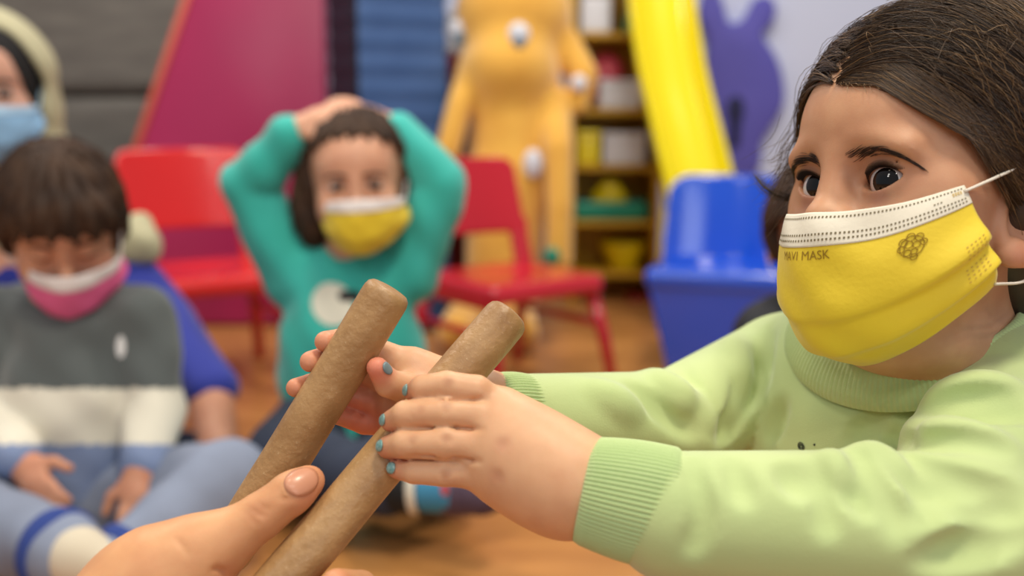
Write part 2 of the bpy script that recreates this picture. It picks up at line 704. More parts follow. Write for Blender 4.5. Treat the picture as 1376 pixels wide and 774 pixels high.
def add_head(f):
    hd = lambda c, r, k=0.01, op='u': f.ell(H(*c), r, HR, k, op)
    hd((0, -0.010, 0.034), (0.070, 0.088, 0.079), 0.0)
    hd((0, 0.028, -0.030), (0.055, 0.052, 0.062), 0.03)
    hd((0, 0.040, 0.036), (0.049, 0.046, 0.044), 0.02)      # forehead
    hd((0, 0.056, -0.079), (0.021, 0.018, 0.016), 0.03)     # chin
    for s in (-1, 1):
        hd((s * 0.031, 0.048, -0.034), (0.024, 0.022, 0.024), 0.022)   # cheek
        hd((s * 0.043, 0.046, -0.006), (0.016, 0.014, 0.014), 0.022)   # cheek bone
        hd((s * 0.027, 0.071, 0.0165), (0.017, 0.009, 0.006), 0.014)    # brow
        hd((s * 0.024, 0.0845, 0.0005), (0.0155, 0.0115, 0.0125), 0.014, 's')   # socket
        hd((s * 0.0135, 0.0805, -0.001), 0.007, 0.008, 's')
    f.cone(H(0, 0.0765, 0.010), H(0, 0.085, -0.018), 0.0056, 0.0078, 0.014)
    hd((0, 0.0890, -0.022), (0.0092, 0.0080, 0.0078), 0.007)           # tip of the nose
    for s in (-1, 1):
        hd((s * 0.0095, 0.082, -0.0235), (0.0062, 0.0075, 0.0058), 0.006)
    hd((0, 0.0745, -0.050), (0.016, 0.008, 0.010), 0.012)              # lips (behind the mask)
    # lids: a ball over each eye with an almond opening
    for s in (-1, 1):
        e = EYE[s]
        hd(tuple(e), EYE_R + 0.0017, 0.006)
        f.cone(H(e[0] - s * 0.013, e[1] + 0.0105, 0.0105), H(e[0] + s * 0.010, e[1] + 0.009, 0.0092), 0.0009, 0.0009, 0.0025, 's')
    for s in (-1, 1):
        e = EYE[s]

        def almond(Q, e=e, s=s):
            q = (Q - HC) @ HR - e
            x = s * q[:, 0]
            z = q[:, 2] - 0.10 * x
            up = np.hypot(x - 0.0005, z + 0.0086) - 0.0152
            dn = np.hypot(x + 0.0010, z - 0.0128) - 0.0186
            return np.maximum(np.maximum(up, dn), 0.004 - q[:, 1])
        f.add(almond, H(*(e + [0, 0.013, 0])), 0.017, 's', 0.0016)
    # ears
    for s in (-1, 1):
        def ear(Q, s=s):
            q = (Q - HC) @ HR
            x = s * q[:, 0] - 0.0660; y = q[:, 1] - 0.004; z = q[:, 2] + 0.012
            y2 = y * 0.95 + z * 0.22; z2 = z * 0.95 - y * 0.22
            xx = x + 0.45 * y2
            r = np.sqrt((y2 / 0.0165) ** 2 + (z2 / 0.029) ** 2)
            rim = np.abs(r - 0.86) * 0.016 - 0.0024
            fill = np.maximum((r - 0.9) * 0.016, np.abs(xx + 0.003) - 0.0022)
            lobe = np.sqrt((y2 - 0.003) ** 2 + ((z2 + 0.023) / 1.1) ** 2 + (xx * 1.3) ** 2) - 0.0078
            return np.minimum(np.minimum(np.maximum(np.sqrt(np.maximum(rim + 0.0024, 0) ** 2 + (xx * 0.8) ** 2) - 0.0030, -1), fill), lobe)
        f.add(ear, H(s * 0.068, 0.004, -0.012), 0.036, 'u', 0.004)
    f.cone(H(0, -0.018, -0.05), H(0, -0.040, -0.135), 0.036, 0.040, 0.02)
    hd((0, 0.012, -0.088), (0.040, 0.034, 0.020), 0.022)


add_head(body)

# torso and arms inside the sweatshirt
GM = P(1225, 520, 0.645)                      # between the shoulders
YB = math.radians(50)
GL = np.array([math.cos(YB), -math.sin(YB), 0]); GF = np.array([-math.sin(YB), -math.cos(YB), 0]); GZ = np.array([0, 0, 1.0])
SHL, ELL, WRL = P(1368, 550, 0.585), P(1292, 716, 0.487), P(776, 655, 0.507)
SHR, ELR, WRR = P(1045, 500, 0.735), P(905, 572, 0.665), P(640, 546, 0.590)
hip = np.array([GM[0] - 0.03 * GF[0], GM[1] - 0.03 * GF[1], 0.10])
body.cone(GM - 0.06 * GZ - 0.01 * GF, hip, 0.050, 0.07, 0.03)
body.cone(SHL, SHR, 0.028, 0.028, 0.02)
body.cone(H(0, -0.03, -0.11), GM - 0.022 * np.array([-0.766, -0.643, 0]) + 0.012 * np.array([0, 0, 1.0]), 0.040, 0.046, 0.02)
body.chain([SHL, ELL, ELL + 0.6 * (WRL - ELL), WRL], [0.027, 0.0225, 0.0225, 0.0232], 0.02)
body.chain([SHR, ELR, ELR + 0.6 * (WRR - ELR), WRR], [0.027, 0.022, 0.0205, 0.0195], 0.02)

# near hand: back of the hand to the camera, fingers lying over the second stick
LH = {
    'index':  ([(672, 552, .524), (640, 526, .519), (600, 518, .5175), (568, 521, .520), (556, 526, .527)], [.0100, .0086, .0076, .0068, .0056]),
    'middle': ([(668, 574, .520), (640, 558, .5145), (598, 555, .512), (545, 557, .5155), (525, 566, .525)], [.0100, .0087, .0083, .0073, .0057]),
    'ring':   ([(664, 604, .518), (640, 597, .512), (598, 595, .509), (545, 596, .5125), (521, 601, .522)], [.0100, .0089, .0088, .0077, .0060]),
    'little': ([(664, 632, .518), (640, 636, .514), (598, 636, .511), (556, 634, .514), (533, 630, .521)], [.0092, .0076, .0070, .0062, .0052]),
}
wl = WRL
for nm, (pts, rad) in LH.items():
    p3 = [P(*q) for q in pts]
    body.cone(wl + (p3[0] - wl) * 0.15, p3[0], 0.0150, 0.0115, 0.020)
for nm, (pts, rad) in LH.items():
    p3 = [P(*q) for q in pts]
    body.chain(p3, rad, 0.0025)
body.cone(P(748, 648, .514), P(690, 606, .521), .0215, .0195, 0.016)
body.ell(P(712, 622, .520), .0215, None, 0.02)
body.chain([P(725, 640, .535), P(668, 610, .562), P(612, 600, .570), P(572, 596, .567)], [.013, .0105, .0085, .0068], 0.012)   # thumb behind the stick


def groove(f, px, depth, r, k=0.003):
    """a soft crease pressed into the surface along picture points"""
    q = [f.pix(*p) for p in px]
    q = [p for p in q if p is not None]
    q = [p + f.normal(p) * (r - depth * (1.0 if len(q) < 4 or 0 < i < len(q) - 1 else 0.15)) for i, p in enumerate(q)]
    if len(q) == 1:
        f.ell(q[0], r, None, k, 's')
    for u, w in zip(q[:-1], q[1:]):
        f.cone(u, w, r, r, k, 's')


groove(body, [(654, 537), (636, 536.5), (612, 536), (590, 536), (566, 540)], 0.0024, 0.0010, 0.0016)
groove(body, [(650, 577), (632, 576), (612, 574.5), (580, 574.5), (545, 578)], 0.0026, 0.0010, 0.0016)
groove(body, [(646, 620), (630, 620), (610, 617), (580, 615), (550, 613)], 0.0026, 0.0010, 0.0016)
for q, dd, r in (((668, 640), .0006, .007), ((676, 597), .0004, .007), ((600, 541), .0003, .003), ((600, 589), .0003, .003)):
    groove(body, [q], dd, r, 0.0015)

for kx, ky in ((600, 545), (600, 589), (599, 638)):
    for sgn in (-1, 1):
        groove(body, [(kx + sgn * (3.5 + 1.5 * (1 - q * q)), ky + 7 * q) for q in (-1, -0.5, 0, 0.5, 1)], 0.0006, 0.0008, 0.0008)
for kx, ky in ((552, 556), (551, 596)):
    groove(body, [(kx, ky + 6 * q) for q in (-1, 0, 1)], 0.0004, 0.0008, 0.0008)

# far hand: thumb on this side of the first stick, fingers behind it
body.cone(WRR, P(572, 528, .582), .0195, .0190, 0.015)
body.ell(P(556, 536, .580), (.021, .012, .021), None, 0.015)
RH = {
    'index':  ([(548, 492, .578), (500, 470, .5715), (456, 458, .5635), (437, 459, .549)], [.0098, .0078, .0068, .0060]),
    'middle': ([(536, 520, .578), (484, 497, .5725), (436, 482, .564), (417, 486, .550)], [.0095, .0077, .0068, .0060]),
    'ring':   ([(532, 545, .578), (472, 532, .573), (418, 517, .565), (397, 521, .552)], [.0090, .0073, .0063, .0054]),
    'little': ([(532, 568, .578), (490, 568, .575), (452, 556, .568), (434, 552, .561)], [.0085, .0068, .0058, .0050]),
}
for nm, (pts, rad) in RH.items():
    p3 = [P(*q) for q in pts]
    body.cone(P(600, 540, .586), p3[0], .015, rad[0], 0.015)
    body.chain(p3, rad, 0.002)
RTH = [P(*q) for q in ((575, 530, .568), (545, 522, .556), (522, 515, .548), (507, 494, .540))]
body.chain(RTH, [.0118, .0088, .0079, .0060], 0.006)

gv, gf = body.mesh(0.0013, smooth=2)
# painted skin: redder finger tips, knuckles, cheeks, ears, lips; shade on the face
spots = []
for pts, rad in list(LH.values()) + list(RH.values()):
    p3 = [P(*q) for q in pts]
    spots.append((p3[-1], 0.016, C_RED, 0.75))
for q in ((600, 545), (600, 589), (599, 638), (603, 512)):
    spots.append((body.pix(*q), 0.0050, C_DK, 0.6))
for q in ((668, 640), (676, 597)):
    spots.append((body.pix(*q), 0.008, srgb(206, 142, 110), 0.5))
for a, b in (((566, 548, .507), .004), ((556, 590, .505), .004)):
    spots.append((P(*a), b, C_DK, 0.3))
spots.append((RTH[-1], 0.015, srgb(232, 120, 104), 0.9))
for q in ((505, 560, .575), (480, 575, .57), (470, 540, .57)):
    spots.append((P(*q), 0.024, srgb(226, 130, 98), 0.8))
for s in (-1, 1):
    spots.append((H(s * 0.036, 0.062, -0.034), 0.026, srgb(214, 140, 118), 0.6))
    spots.append((H(s * 0.027, 0.075, -0.010), 0.010, srgb(176, 120, 104), 0.5))  # socket shade below the eye, put into the skin colour
    spots.append((H(s * 0.027, 0.078, 0.008), 0.012, srgb(160, 108, 88), 0.6))  # brown shade of the upper socket, painted in
    spots.append((H(s * 0.066, 0.008, -0.036), 0.014, srgb(214, 134, 112), 0.6))
spots.append((H(0, 0.08, -0.05), 0.014, srgb(190, 96, 88), 0.7))
face_base = srgb(188, 135, 104)  # face tan, darkened below the hands' tone to hold some of its shade
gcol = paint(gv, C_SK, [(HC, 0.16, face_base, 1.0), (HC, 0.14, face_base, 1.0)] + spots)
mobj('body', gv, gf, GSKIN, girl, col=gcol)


# nails
def nail(fld, tip_px, wid, hgt, axis, parent=girl, m=None, label=None, name='fingernail', curve=0.35, nrm=None, pos=None):
    c = fld.pix(*tip_px) if pos is None else pos
    if c is None:
        return
    n = fld.normal(c) if nrm is None else nrm
    a = unit(axis - (axis @ n) * n); b = np.cross(n, a)
    G = np.zeros((9, 9, 3))
    for i, u in enumerate(np.linspace(-1, 1, 9)):
        for j, v in enumerate(np.linspace(-1, 1, 9)):
            rr = math.sqrt(max(0, 1 - 0.0 * u * u))
            uu = u * math.sqrt(1 - 0.5 * v * v) if abs(u) > 0 else u
            vv = v * math.sqrt(1 - 0.5 * u * u)
            q = c + a * uu * hgt + b * vv * wid
            o = q + n * 0.012
            hp = fld.hit(o, -n, 0.0, 0.024, 60)
            G[i, j] = (hp if hp is not None else q) + n * 0.00045 * (1 - 0.8 * max(abs(u), abs(v)) ** 4)
    mb = MB(); mb.grid(G)
    o = mb.build(name, m or NAIL, parent)
    sd = o.modifiers.new('t', 'SOLIDIFY'); sd.thickness = 0.0004; sd.offset = -1
    if label:
        o['label'] = label
    return o


def around(tip, prev, toward):
    """point on the finger's far end, on the side 'toward'"""
    ax = unit(tip - prev)
    t = unit(toward - (toward @ ax) * ax)
    return ax, t


up_out = -CF * 0.7 - CX * 0.65 + CU * 0.25
for nm, px in (('index', (554, 529)), ('middle', (519, 566)), ('ring', (518, 596)), ('little', (531, 627))):
    pts = [P(*q) for q in LH[nm][0]]
    ax, t = around(pts[-1], pts[-2], up_out)
    p = body.hit(pts[-1] + t * 0.02 - ax * 0.0005, -t, 0, 0.03, 80)
    nail(body, px, 0.0030, 0.0034, ax, nrm=t, pos=p, label='chipped teal nail polish')
ax, t = around(RTH[-1], RTH[-2], CX * 0.9 - CF * 0.35)
p = body.hit(RTH[-1] + t * 0.02 - ax * 0.001, -t, 0, 0.03, 80)
nail(body, None, 0.0030, 0.0038, ax, nrm=t, pos=p, m=mat('grey_nail_polish', srgb(120, 138, 142), rough=0.35), label='grey blue nail polish')

# eyes
EYEM = [mat('eye_white', srgb(214, 206, 204), rough=0.12, coat=1.0, sss=0.0), mat('dark_iris', srgb(24, 13, 9), rough=0.03, spec=0.5, rgb2=srgb(14, 8, 6), vscale=900), mat('pupil', (0.003, 0.003, 0.004), rough=0.03)]
for s, ipx in ((1, (1187, 243)), (-1, (1097, 248))):
    c = H(*EYE[s])
    tgt = np.array(ipx, float)
    g = unit(CAM - c)
    lo = PROJ(c)
    dx = (tgt[0] - lo[0]) * lo[2] / FPX; dy = -(tgt[1] - lo[1]) * lo[2] / FPX
    r2 = max(EYE_R ** 2 * 0.86 - dx * dx - dy * dy, 1e-8)
    off = dx * CX + dy * CU
    vdir = unit(CAM - c)
    g = unit(off + vdir * math.sqrt(r2))
    u = unit(np.cross(g, GZ)); w = np.cross(u, g)
    mb = MB()
    ths = np.concatenate([[0.001], np.linspace(0.1, 0.225, 3), np.linspace(0.235, 0.62, 7), np.linspace(0.63, 2.6, 22)])
    G = np.zeros((len(ths), 40, 3)); MI = []
    for i, th in enumerate(ths):
        rr = EYE_R + 0.0002 * math.exp(-(th / 0.6) ** 2)
        for j in range(40):
            an = 2 * math.pi * j / 40
            G[i, j] = c + rr * (math.cos(th) * g + math.sin(th) * (math.cos(an) * u + math.sin(an) * w))
    mb.grid(G, closed_u=True)
    for k in range(len(mb.M)):
        i = k // 40
        th = 0.5 * (ths[i] + ths[i + 1])
        mb.M[k] = 2 if th < 0.23 else (1 if th < 0.625 else 0)
    mb.build('eye', EYEM, girl)

HAIRM = [mat('dark_hair', srgb(58, 44, 35), rough=0.38, spec=0.5), mat('brown_hair', srgb(94, 72, 51), rough=0.4), mat('light_brown_hair', srgb(134, 104, 70), rough=0.42)]
LASH = mat('lash_hair', srgb(26, 18, 15), rough=0.6)
BROW = mat('brow_hair', srgb(52, 36, 28), rough=0.7)

# brows and lashes: short hairs on the skin
for s in (1, -1):
    L = []
    B0 = np.array([[0.010, 0.0115], [0.018, 0.0142], [0.028, 0.0148], [0.038, 0.0120], [0.046, 0.0065]])
    bs = spline(B0, 12)
    grid = []
    for k in range(170):
        t = RNG.random() ** 0.9 * (len(bs) - 2)
        i = int(t)
        x, z = bs[i] + (bs[i + 1] - bs[i]) * (t - i)
        dxz = unit(bs[i + 1] - bs[i])
        z += RNG.normal() * 0.0014 * (1.2 - t / len(bs))
        for q in np.linspace(0, 1, 5):
            grid.append(H(s * (x + dxz[0] * 0.006 * q), 0.12, z + (dxz[1] + 0.28 * (1 - t / len(bs)) - 0.15 * q) * 0.006 * q))
    R = body.hits(grid, -HR[:, 1], 0, 0.12, 60)
    R = R + HR[:, 1] * np.tile(0.0004 + 0.0006 * np.linspace(0, 1, 5), 170)[:, None]
    L = [q for q in R.reshape(170, 5, 3) if not np.isnan(q).any()]
    strands('eyebrow', L, 0.00017, [BROW], girl)
    L = []
    e = EYE[s]
    for k in range(60):
        u = -0.95 + 1.9 * k / 59
        x = u * 0.0128
        zt = math.sqrt(max(0.0152 ** 2 - (x - .0005) ** 2, 0)) - 0.0086 + 0.10 * x
        y = math.sqrt(max(EYE_R ** 2 - x * x - zt * zt, 1e-7)) + 0.0016
        b = e + np.array([s * x, y, zt - 0.0004])
        o = np.array([s * (0.25 * u + 0.18), 0.75, 0.12]); ln = 0.0058 * (0.7 + 0.4 * (u + 1) / 2)
        pts = [H(*(b + o * ln * q + np.array([0, 0, 0.0028]) * q * q)) for q in np.linspace(0, 1, 5)]
        L.append(pts)
    for dz, row in ((0.0002, 1), (-0.0002, 1), (0.0006, 1)):
        row_pts = []
        for k in range(24):
            x = (-0.97 + 1.94 * k / 23) * 0.0130
            zt = math.sqrt(max(0.0152 ** 2 - (x - .0005) ** 2, 0)) - 0.0086 + 0.10 * x
            y = math.sqrt(max(EYE_R ** 2 - x * x - zt * zt, 1e-7)) + 0.0014
            row_pts.append(H(*(e + np.array([s * x, y, zt + dz]))))
        L.append(row_pts)
    strands('eyelashes', L, 0.00020, [LASH], girl)

# ---- hair
HCEN = np.array([0, -0.012, 0.034])
HRAD = np.array([0.0785, 0.0965, 0.0870])


def skull(p, lift=0.0):
    """push a head-space point out to the hair surface"""
    v = np.asarray(p, float) - HCEN
    k = 1.0 / np.sqrt(((v / (HRAD + lift)) ** 2).sum(-1, keepdims=True))
    return HCEN + v * k




def hair_top(x):
    return np.minimum(0.053 - 0.12 * np.abs(x), 0.066 - 0.66 * np.maximum(x, 0) - 4.0 * np.maximum(x - 0.03, 0) ** 2) - 10.0 * np.maximum(-x - 0.008, 0) ** 2


hair = Field()
hair.ell(H(*HCEN), HRAD - 0.0015, HR, 0.0)
hair.ell(H(0.0, -0.055, -0.025), (0.060, 0.045, 0.055), HR, 0.03)
for s in (-1, 1):
    hair.ell(H(s * 0.060, -0.006, 0.012), (0.017, 0.032, 0.034), HR, 0.02)


def face_cut(Q):
    q = (Q - HC) @ HR
    x, y, z = q[:, 0], q[:, 1], q[:, 2]
    top = hair_top(x)
    front = 0.014 - y
    return np.maximum(np.maximum(z - top, front), np.abs(x) - 0.2) * 0.8


hair.add(face_cut, H(0, 0.07, 0), 0.12, 's', 0.006)
hair.ell(H(0, 0.03, -0.085), (0.064, 0.075, 0.060), HR, 0.01, 's')
hv, hf = hair.mesh(0.0020, smooth=2)
hair_o = mobj('hair', hv, hf, mat('hair_mass', srgb(46, 35, 29), rough=0.5, rgb2=srgb(66, 50, 39), vscale=60), girl)

lines, mi = [], []
MIDL = spline(np.array([[-0.002, 0.084, 0.056], [0.0, 0.050, 0.100], [0.0, -0.01, 0.115], [0, -0.06, 0.10], [0, -0.10, 0.05]]), 6)
for side in (1, -1):
    n = 3400 if side == 1 else 1500
    for k in range(n):
        t = RNG.random() ** 1.25
        a = MIDL[min(int(t * (len(MIDL) - 1)), len(MIDL) - 1)] + np.array([side * (0.001 + 0.003 * RNG.random()), 0.004 * RNG.normal(), 0])
        fr = 1 - t
        g = np.array([side * 0.070, -0.045 - 0.03 * RNG.random(), -0.030 + 0.03 * RNG.normal() - 0.02 * fr])
        c = np.array([side * (0.062 + 0.01 * RNG.normal()), 0.078 * fr - 0.03 + 0.012 * RNG.normal(), 0.088 + 0.01 * RNG.normal()])
        q = np.linspace(0, 1, 15)[:, None]
        b = (1 - q) ** 2 * a + 2 * q * (1 - q) * c + q * q * g
        lift = 0.0005 + 0.0035 * RNG.random() + 0.004 * np.maximum(0, RNG.normal() - 1.4)
        wav = RNG.normal() * 0.0012 * np.sin(q * (5 + 4 * RNG.random()) + RNG.random() * 6)
        s = skull(b, lift + wav)
        lines.append([H(*p) for p in s])
        mi.append(RNG.choice([0, 1, 2], p=[0.55, 0.35, 0.10] if t < 0.30 else [0.36, 0.42, 0.22]))
# front locks swept along the hairline to the ear
for k in range(1400):
    dl = 0.024 * RNG.random() ** 1.3
    x0 = RNG.uniform(0.0, 0.014)
    pts = []
    xs = np.linspace(x0, 0.060, 9)
    for x in xs:
        z = hair_top(x) + dl * (1 - 0.3 * x / 0.06) + 0.0015 * RNG.normal() * 0.3
        rr = 1 - (x / HRAD[0]) ** 2 - ((z - HCEN[2]) / HRAD[2]) ** 2
        pts.append(np.array([x, HCEN[1] + HRAD[1] * math.sqrt(max(rr, 0.01)), z]))
    e = pts[-1]
    g = np.array([0.074, -0.035 - 0.02 * RNG.random(), -0.020 + 0.02 * RNG.normal() + dl])
    for q in (0.3, 0.6, 1.0):
        pts.append(e + (g - e) * q + np.array([0.003 * q, 0, -0.004 * math.sin(3 * q)]))
    lift = 0.001 + 0.003 * RNG.random()
    s = skull(spline(pts, 2), lift)
    lines.append([H(*p) for p in s]); mi.append(RNG.choice([0, 1, 2], p=[0.5, 0.38, 0.12]))
# baby hairs along the hairline and wisps beside the face
for k in range(60):
    x = RNG.uniform(0.0, 0.062)
    z0 = hair_top(x)
    y0 = 0.09 if abs(x) < 0.03 else 0.08
    p0 = body.hit(H(x, 0.16, z0 + 0.003), -HR[:, 1], 0, 0.2, 60)
    if p0 is None:
        continue
    l0 = (p0 - HC) @ HR
    d = np.array([0.55 * np.sign(x) + 0.5 * RNG.normal() * 0.3, -0.05, -0.35 + 0.3 * RNG.normal()])
    ln = RNG.uniform(0.006, 0.014)
    pts = []
    for q in np.linspace(0, 1, 7):
        pp = l0 + d * ln * q
        hp = body.hit(H(pp[0], 0.16, pp[2]), -HR[:, 1], 0, 0.2, 60)
        if hp is None:
            break
        pts.append(hp + HR[:, 1] * (0.0008 + 0.002 * q))
    if len(pts) == 7 and max(np.linalg.norm(np.diff(np.array(pts), axis=0), axis=1)) < ln * 0.4:
        lines.append(pts); mi.append(2)
for k in range(190):                                  # wavy locks on her far side
    a = np.array([-0.066 + 0.006 * RNG.normal(), 0.030 + 0.012 * RNG.normal(), 0.040 + 0.012 * RNG.normal()])
    ph = RNG.random() * 6; amp = RNG.uniform(0.002, 0.006); out = RNG.uniform(0.004, 0.022)
    ln = RNG.uniform(0.03, 0.06)
    pts = []
    for q in np.linspace(0, 1, 16):
        pts.append(H(*(a + np.array([-out * q * q - amp * math.sin(5 * q + ph) * q, 0.012 * q + amp * math.cos(6 * q + ph) * q, -ln * q + 0.012 * q ** 3]))))
    lines.append(pts); mi.append(RNG.choice([0, 1]))
for k in range(34):                                   # curl that turns outward
    o = RNG.normal(size=3) * 0.0016
    pts = [H(*(np.array(q) + o)) for q in spline([(-0.062, 0.03, 0.012), (-0.072, 0.045, 0.0), (-0.082, 0.056, 0.004), (-0.091, 0.060, 0.014)], 6)]
    lines.append(pts); mi.append(0)
for k in range(90):                                   # fly-aways over the near temple
    a = skull(np.array([0.05 + 0.02 * RNG.normal(), 0.03 + 0.03 * RNG.normal(), 0.07 + 0.02 * RNG.normal()]), 0.004)
    d = np.array([0.3 * RNG.normal() + 0.3, -0.5 + 0.5 * RNG.normal(), -0.9 + 0.3 * RNG.normal()])
    ln = RNG.uniform(0.03, 0.07)
    b = [skull(a + d * ln * q, 0.004 + 0.010 * math.sin(math.pi * q) * RNG.random()) for q in np.linspace(0, 1, 10)]
    if any(p[1] > 0.045 and p[2] < 0.040 for p in b):
        continue
    lines.append([H(*p) for p in b]); mi.append(RNG.choice([1, 2]))
strands('hair_strands', lines, 0.00018, HAIRM, hair_o, mi)
# ------------------------------------------------------------ the girl's face mask
hull = Field()
for c, r, k in (((0.010, 0.020, -0.030), (0.0435, 0.054, 0.064), 0.0), ((0, 0.066, -0.030), (0.020, 0.028, 0.020), 0.045), ((0, 0.062, -0.066), (0.024, 0.026, 0.028), 0.045),
                ((0.036, 0.042, -0.030), (0.024, 0.024, 0.034), 0.04), ((-0.010, 0.042, -0.030), (0.026, 0.026, 0.034), 0.04)):
    hull.ell(c, r, None, k)
MO = np.array([0, 0.004, -0.042])


def mask_pts(U, W, off=0.0, plain=False):
    """U across (-1..1), W down (0..1) -> world points on the mask"""
    U = np.asarray(U, float); W = np.asarray(W, float)
    th = np.radians(53 + 17 * W) * np.where(U < 0, 0.85, 1.0) * U
    pt = np.radians(11.5 + 15 * U ** 2)
    pb = np.radians(-52 + 44 * np.abs(U) ** 2.2)
    if plain:
        pt = np.radians(14 + 1.0 * U ** 2); pb = np.radians(-52 + 40 * np.abs(U) ** 2.2); th = np.radians(62) * U
    ph = pt + (pb - pt) * W
    v = np.stack([np.sin(th) * np.cos(ph), np.cos(th) * np.cos(ph), np.sin(ph)], -1)
    R = hull.hits(np.tile(MO, (len(U), 1)) + v * 0.16, -v, 0, 0.155, 90)
    pl = lambda c, w: np.where(W < c, np.exp(-((W - c) / w) ** 2), np.exp(-((W - c) / (w * 0.22)) ** 2))
    side = 0.35 + 0.65 * np.abs(U)
    bulge = 0.0030 + 0.0016 * np.sin(W * math.pi) + side * (0.0054 * pl(0.53, 0.13) + 0.0062 * pl(0.77, 0.14))
    bulge += 0.0010 * np.sin(U * 11 - W * 17 + 2 * np.sin(U * 4)) * np.clip(1.3 - np.abs(U), 0, 1) * 0.6
    bulge += 0.0009 * np.sin(U * 7 + W * 5) * np.sin(W * 9 + U * 3) + 0.0007 * np.sin(13 * U - 6 * W) * W
    bulge += 0.0040 * np.exp(-((U - 1.0) / 0.12) ** 2) * np.clip((W - 0.55) * 3, 0, 1)
    R = R + v * (bulge + off)[:, None]
    return HC + R @ HR.T


def mask_grid(u0, u1, w0, w1, nu, nw, off=0.0):
    U, W = np.meshgrid(np.linspace(u0, u1, nu), np.linspace(w0, w1, nw), indexing='xy')
    return mask_pts(U.ravel(), W.ravel(), off).reshape(nw, nu, 3)


M_YEL = mat('yellow_mask_cloth', srgb(236, 206, 44), rough=0.65, bump=0.12, bscale=320, sheen=0.2)
M_WHT = mat('white_mask_cloth', srgb(232, 224, 206), rough=0.75, bump=0.1, bscale=320)
M_DOT = mat('mask_weld_dots', srgb(120, 108, 82), rough=0.8)
M_INK = mat('mask_print', srgb(150, 118, 20), rough=0.7)
M_GOLD = mat('mask_gold_print', srgb(196, 160, 60), rough=0.6)
mb = MB(); mb.grid(mask_grid(1, -1, 0.0, 1, 111, 71))
mask_o = mb.build('face_mask', M_YEL, girl)
mask_o['label'] = 'yellow pleated face mask'
sd = mask_o.modifiers.new('t', 'SOLIDIFY'); sd.thickness = 0.0006; sd.offset = -1
WB = 0.168
mb = MB(); mb.grid(mask_grid(1.0, -1.0, -0.012, WB, 111, 18, 0.0005))
band = mb.build('nose_band', M_WHT, mask_o); band['label'] = 'white upper band'
sd = band.modifiers.new('t', 'SOLIDIFY'); sd.thickness = 0.0007; sd.offset = -1


def dots(rows, us, off, hw, hh, name, m, par):
    U, W = [], []
    for w in rows:
        for u in us:
            for du, dw in ((-hw, -hh), (hw, -hh), (hw, hh), (-hw, hh)):
                U.append(u + du); W.append(w + dw)
    V = mask_pts(np.array(U), np.array(W), off)
    return mobj(name, V, np.arange(len(V)).reshape(-1, 4), m, par, smooth=False)


dots((0.018, 0.108, 0.136), np.linspace(-0.96, 0.965, 86), 0.0008, 0.0052, 0.0055, 'stitching', M_DOT, band)
dots((0.46, 0.49, 0.52, 0.55), np.linspace(0.875, 0.965, 5), 0.0004, 0.005, 0.004, 'weld_dots', M_GOLD, mask_o)
dots((0.62, 0.65, 0.68, 0.71), np.linspace(0.86, 0.955, 5), 0.0004, 0.005, 0.004, 'weld_dots', M_GOLD, mask_o)
dots((0.040, 0.050, 0.060), np.linspace(0.90, 0.95, 4), 0.0009, 0.0055, 0.003, 'gold_print', M_GOLD, band)
dots((0.072,), (0.78, 0.80, 0.82), 0.0009, 0.005, 0.004, 'small_print', M_DOT, band)


def on_mask(u0, w0, su=1 / 0.082, sw=1 / 0.085, tilt=0.0):
    def f(x, y):
        return mask_pts(np.array([u0 + x * su]), np.array([w0 - (y + tilt * x) * sw]), 0.0005)[0]
    return f


conform_text('MAVI MASK', 0.0054, on_mask(0.04, 0.212), 'lettering', M_INK, mask_o)
# round flower-like emblem drawn in thin lines
mb = MB()
ring = lambda cx, cy, r, n=14: [on_mask(0.63, 0.265)(cx + r * math.cos(t), cy + r * math.sin(t)) for t in np.linspace(0, 2 * math.pi, n)]
for cx, cy, r in ((0, 0.0040, .0019), (-.0034, .0024, .0018), (.0036, .0026, .0018), (-.0046, -.0006, .0015), (.0050, -.0006, .0015), (-.0012, .0006, .0017), (.0020, -.0006, .0016),
                  (-.0022, -.0032, .0015), (.0006, -.0036, .0014), (0.0002, -.0062, .0015), (0, -.0008, .0052)):
    mb.tube(ring(cx, cy, r), 0.00022, n=5, caps=False)
mb.build('emblem', M_INK, mask_o)

# elastic loops round the ear
M_EL = mat('white_elastic', srgb(226, 216, 202), rough=0.8, bump=0.3, bscale=1500)
for s in (1, -1):
    p0 = mask_pts(np.array([s * 0.975]), np.array([0.05]), 0.001)[0]
    p1 = mask_pts(np.array([s * 0.985]), np.array([0.97]), 0.001)[0]
    mb = MB()
    mb.tube(spline([p0, H(s * 0.0700, 0.030, 0.006), H(s * 0.0755, 0.012, 0.017), H(s * 0.078, -0.006, 0.014), H(s * 0.077, -0.016, -0.004), H(s * 0.071, -0.014, -0.030), H(s * 0.067, 0.002, -0.048), p1], 10), 0.0013, n=8, flat=0.6)
    mb.build('ear_loop', M_EL, mask_o)

# ------------------------------------------------------------ the girl's sweatshirt
KNIT = mat('green_sweatshirt', srgb(194, 209, 146), rough=0.9, sheen=0.4, rgb2=srgb(184, 202, 138), vscale=14, bump=0.16, bscale=1100, detail=3)
RIBM = mat('green_ribbing', srgb(188, 208, 146), rough=0.9, sheen=0.3, bump=0.2, bscale=900)
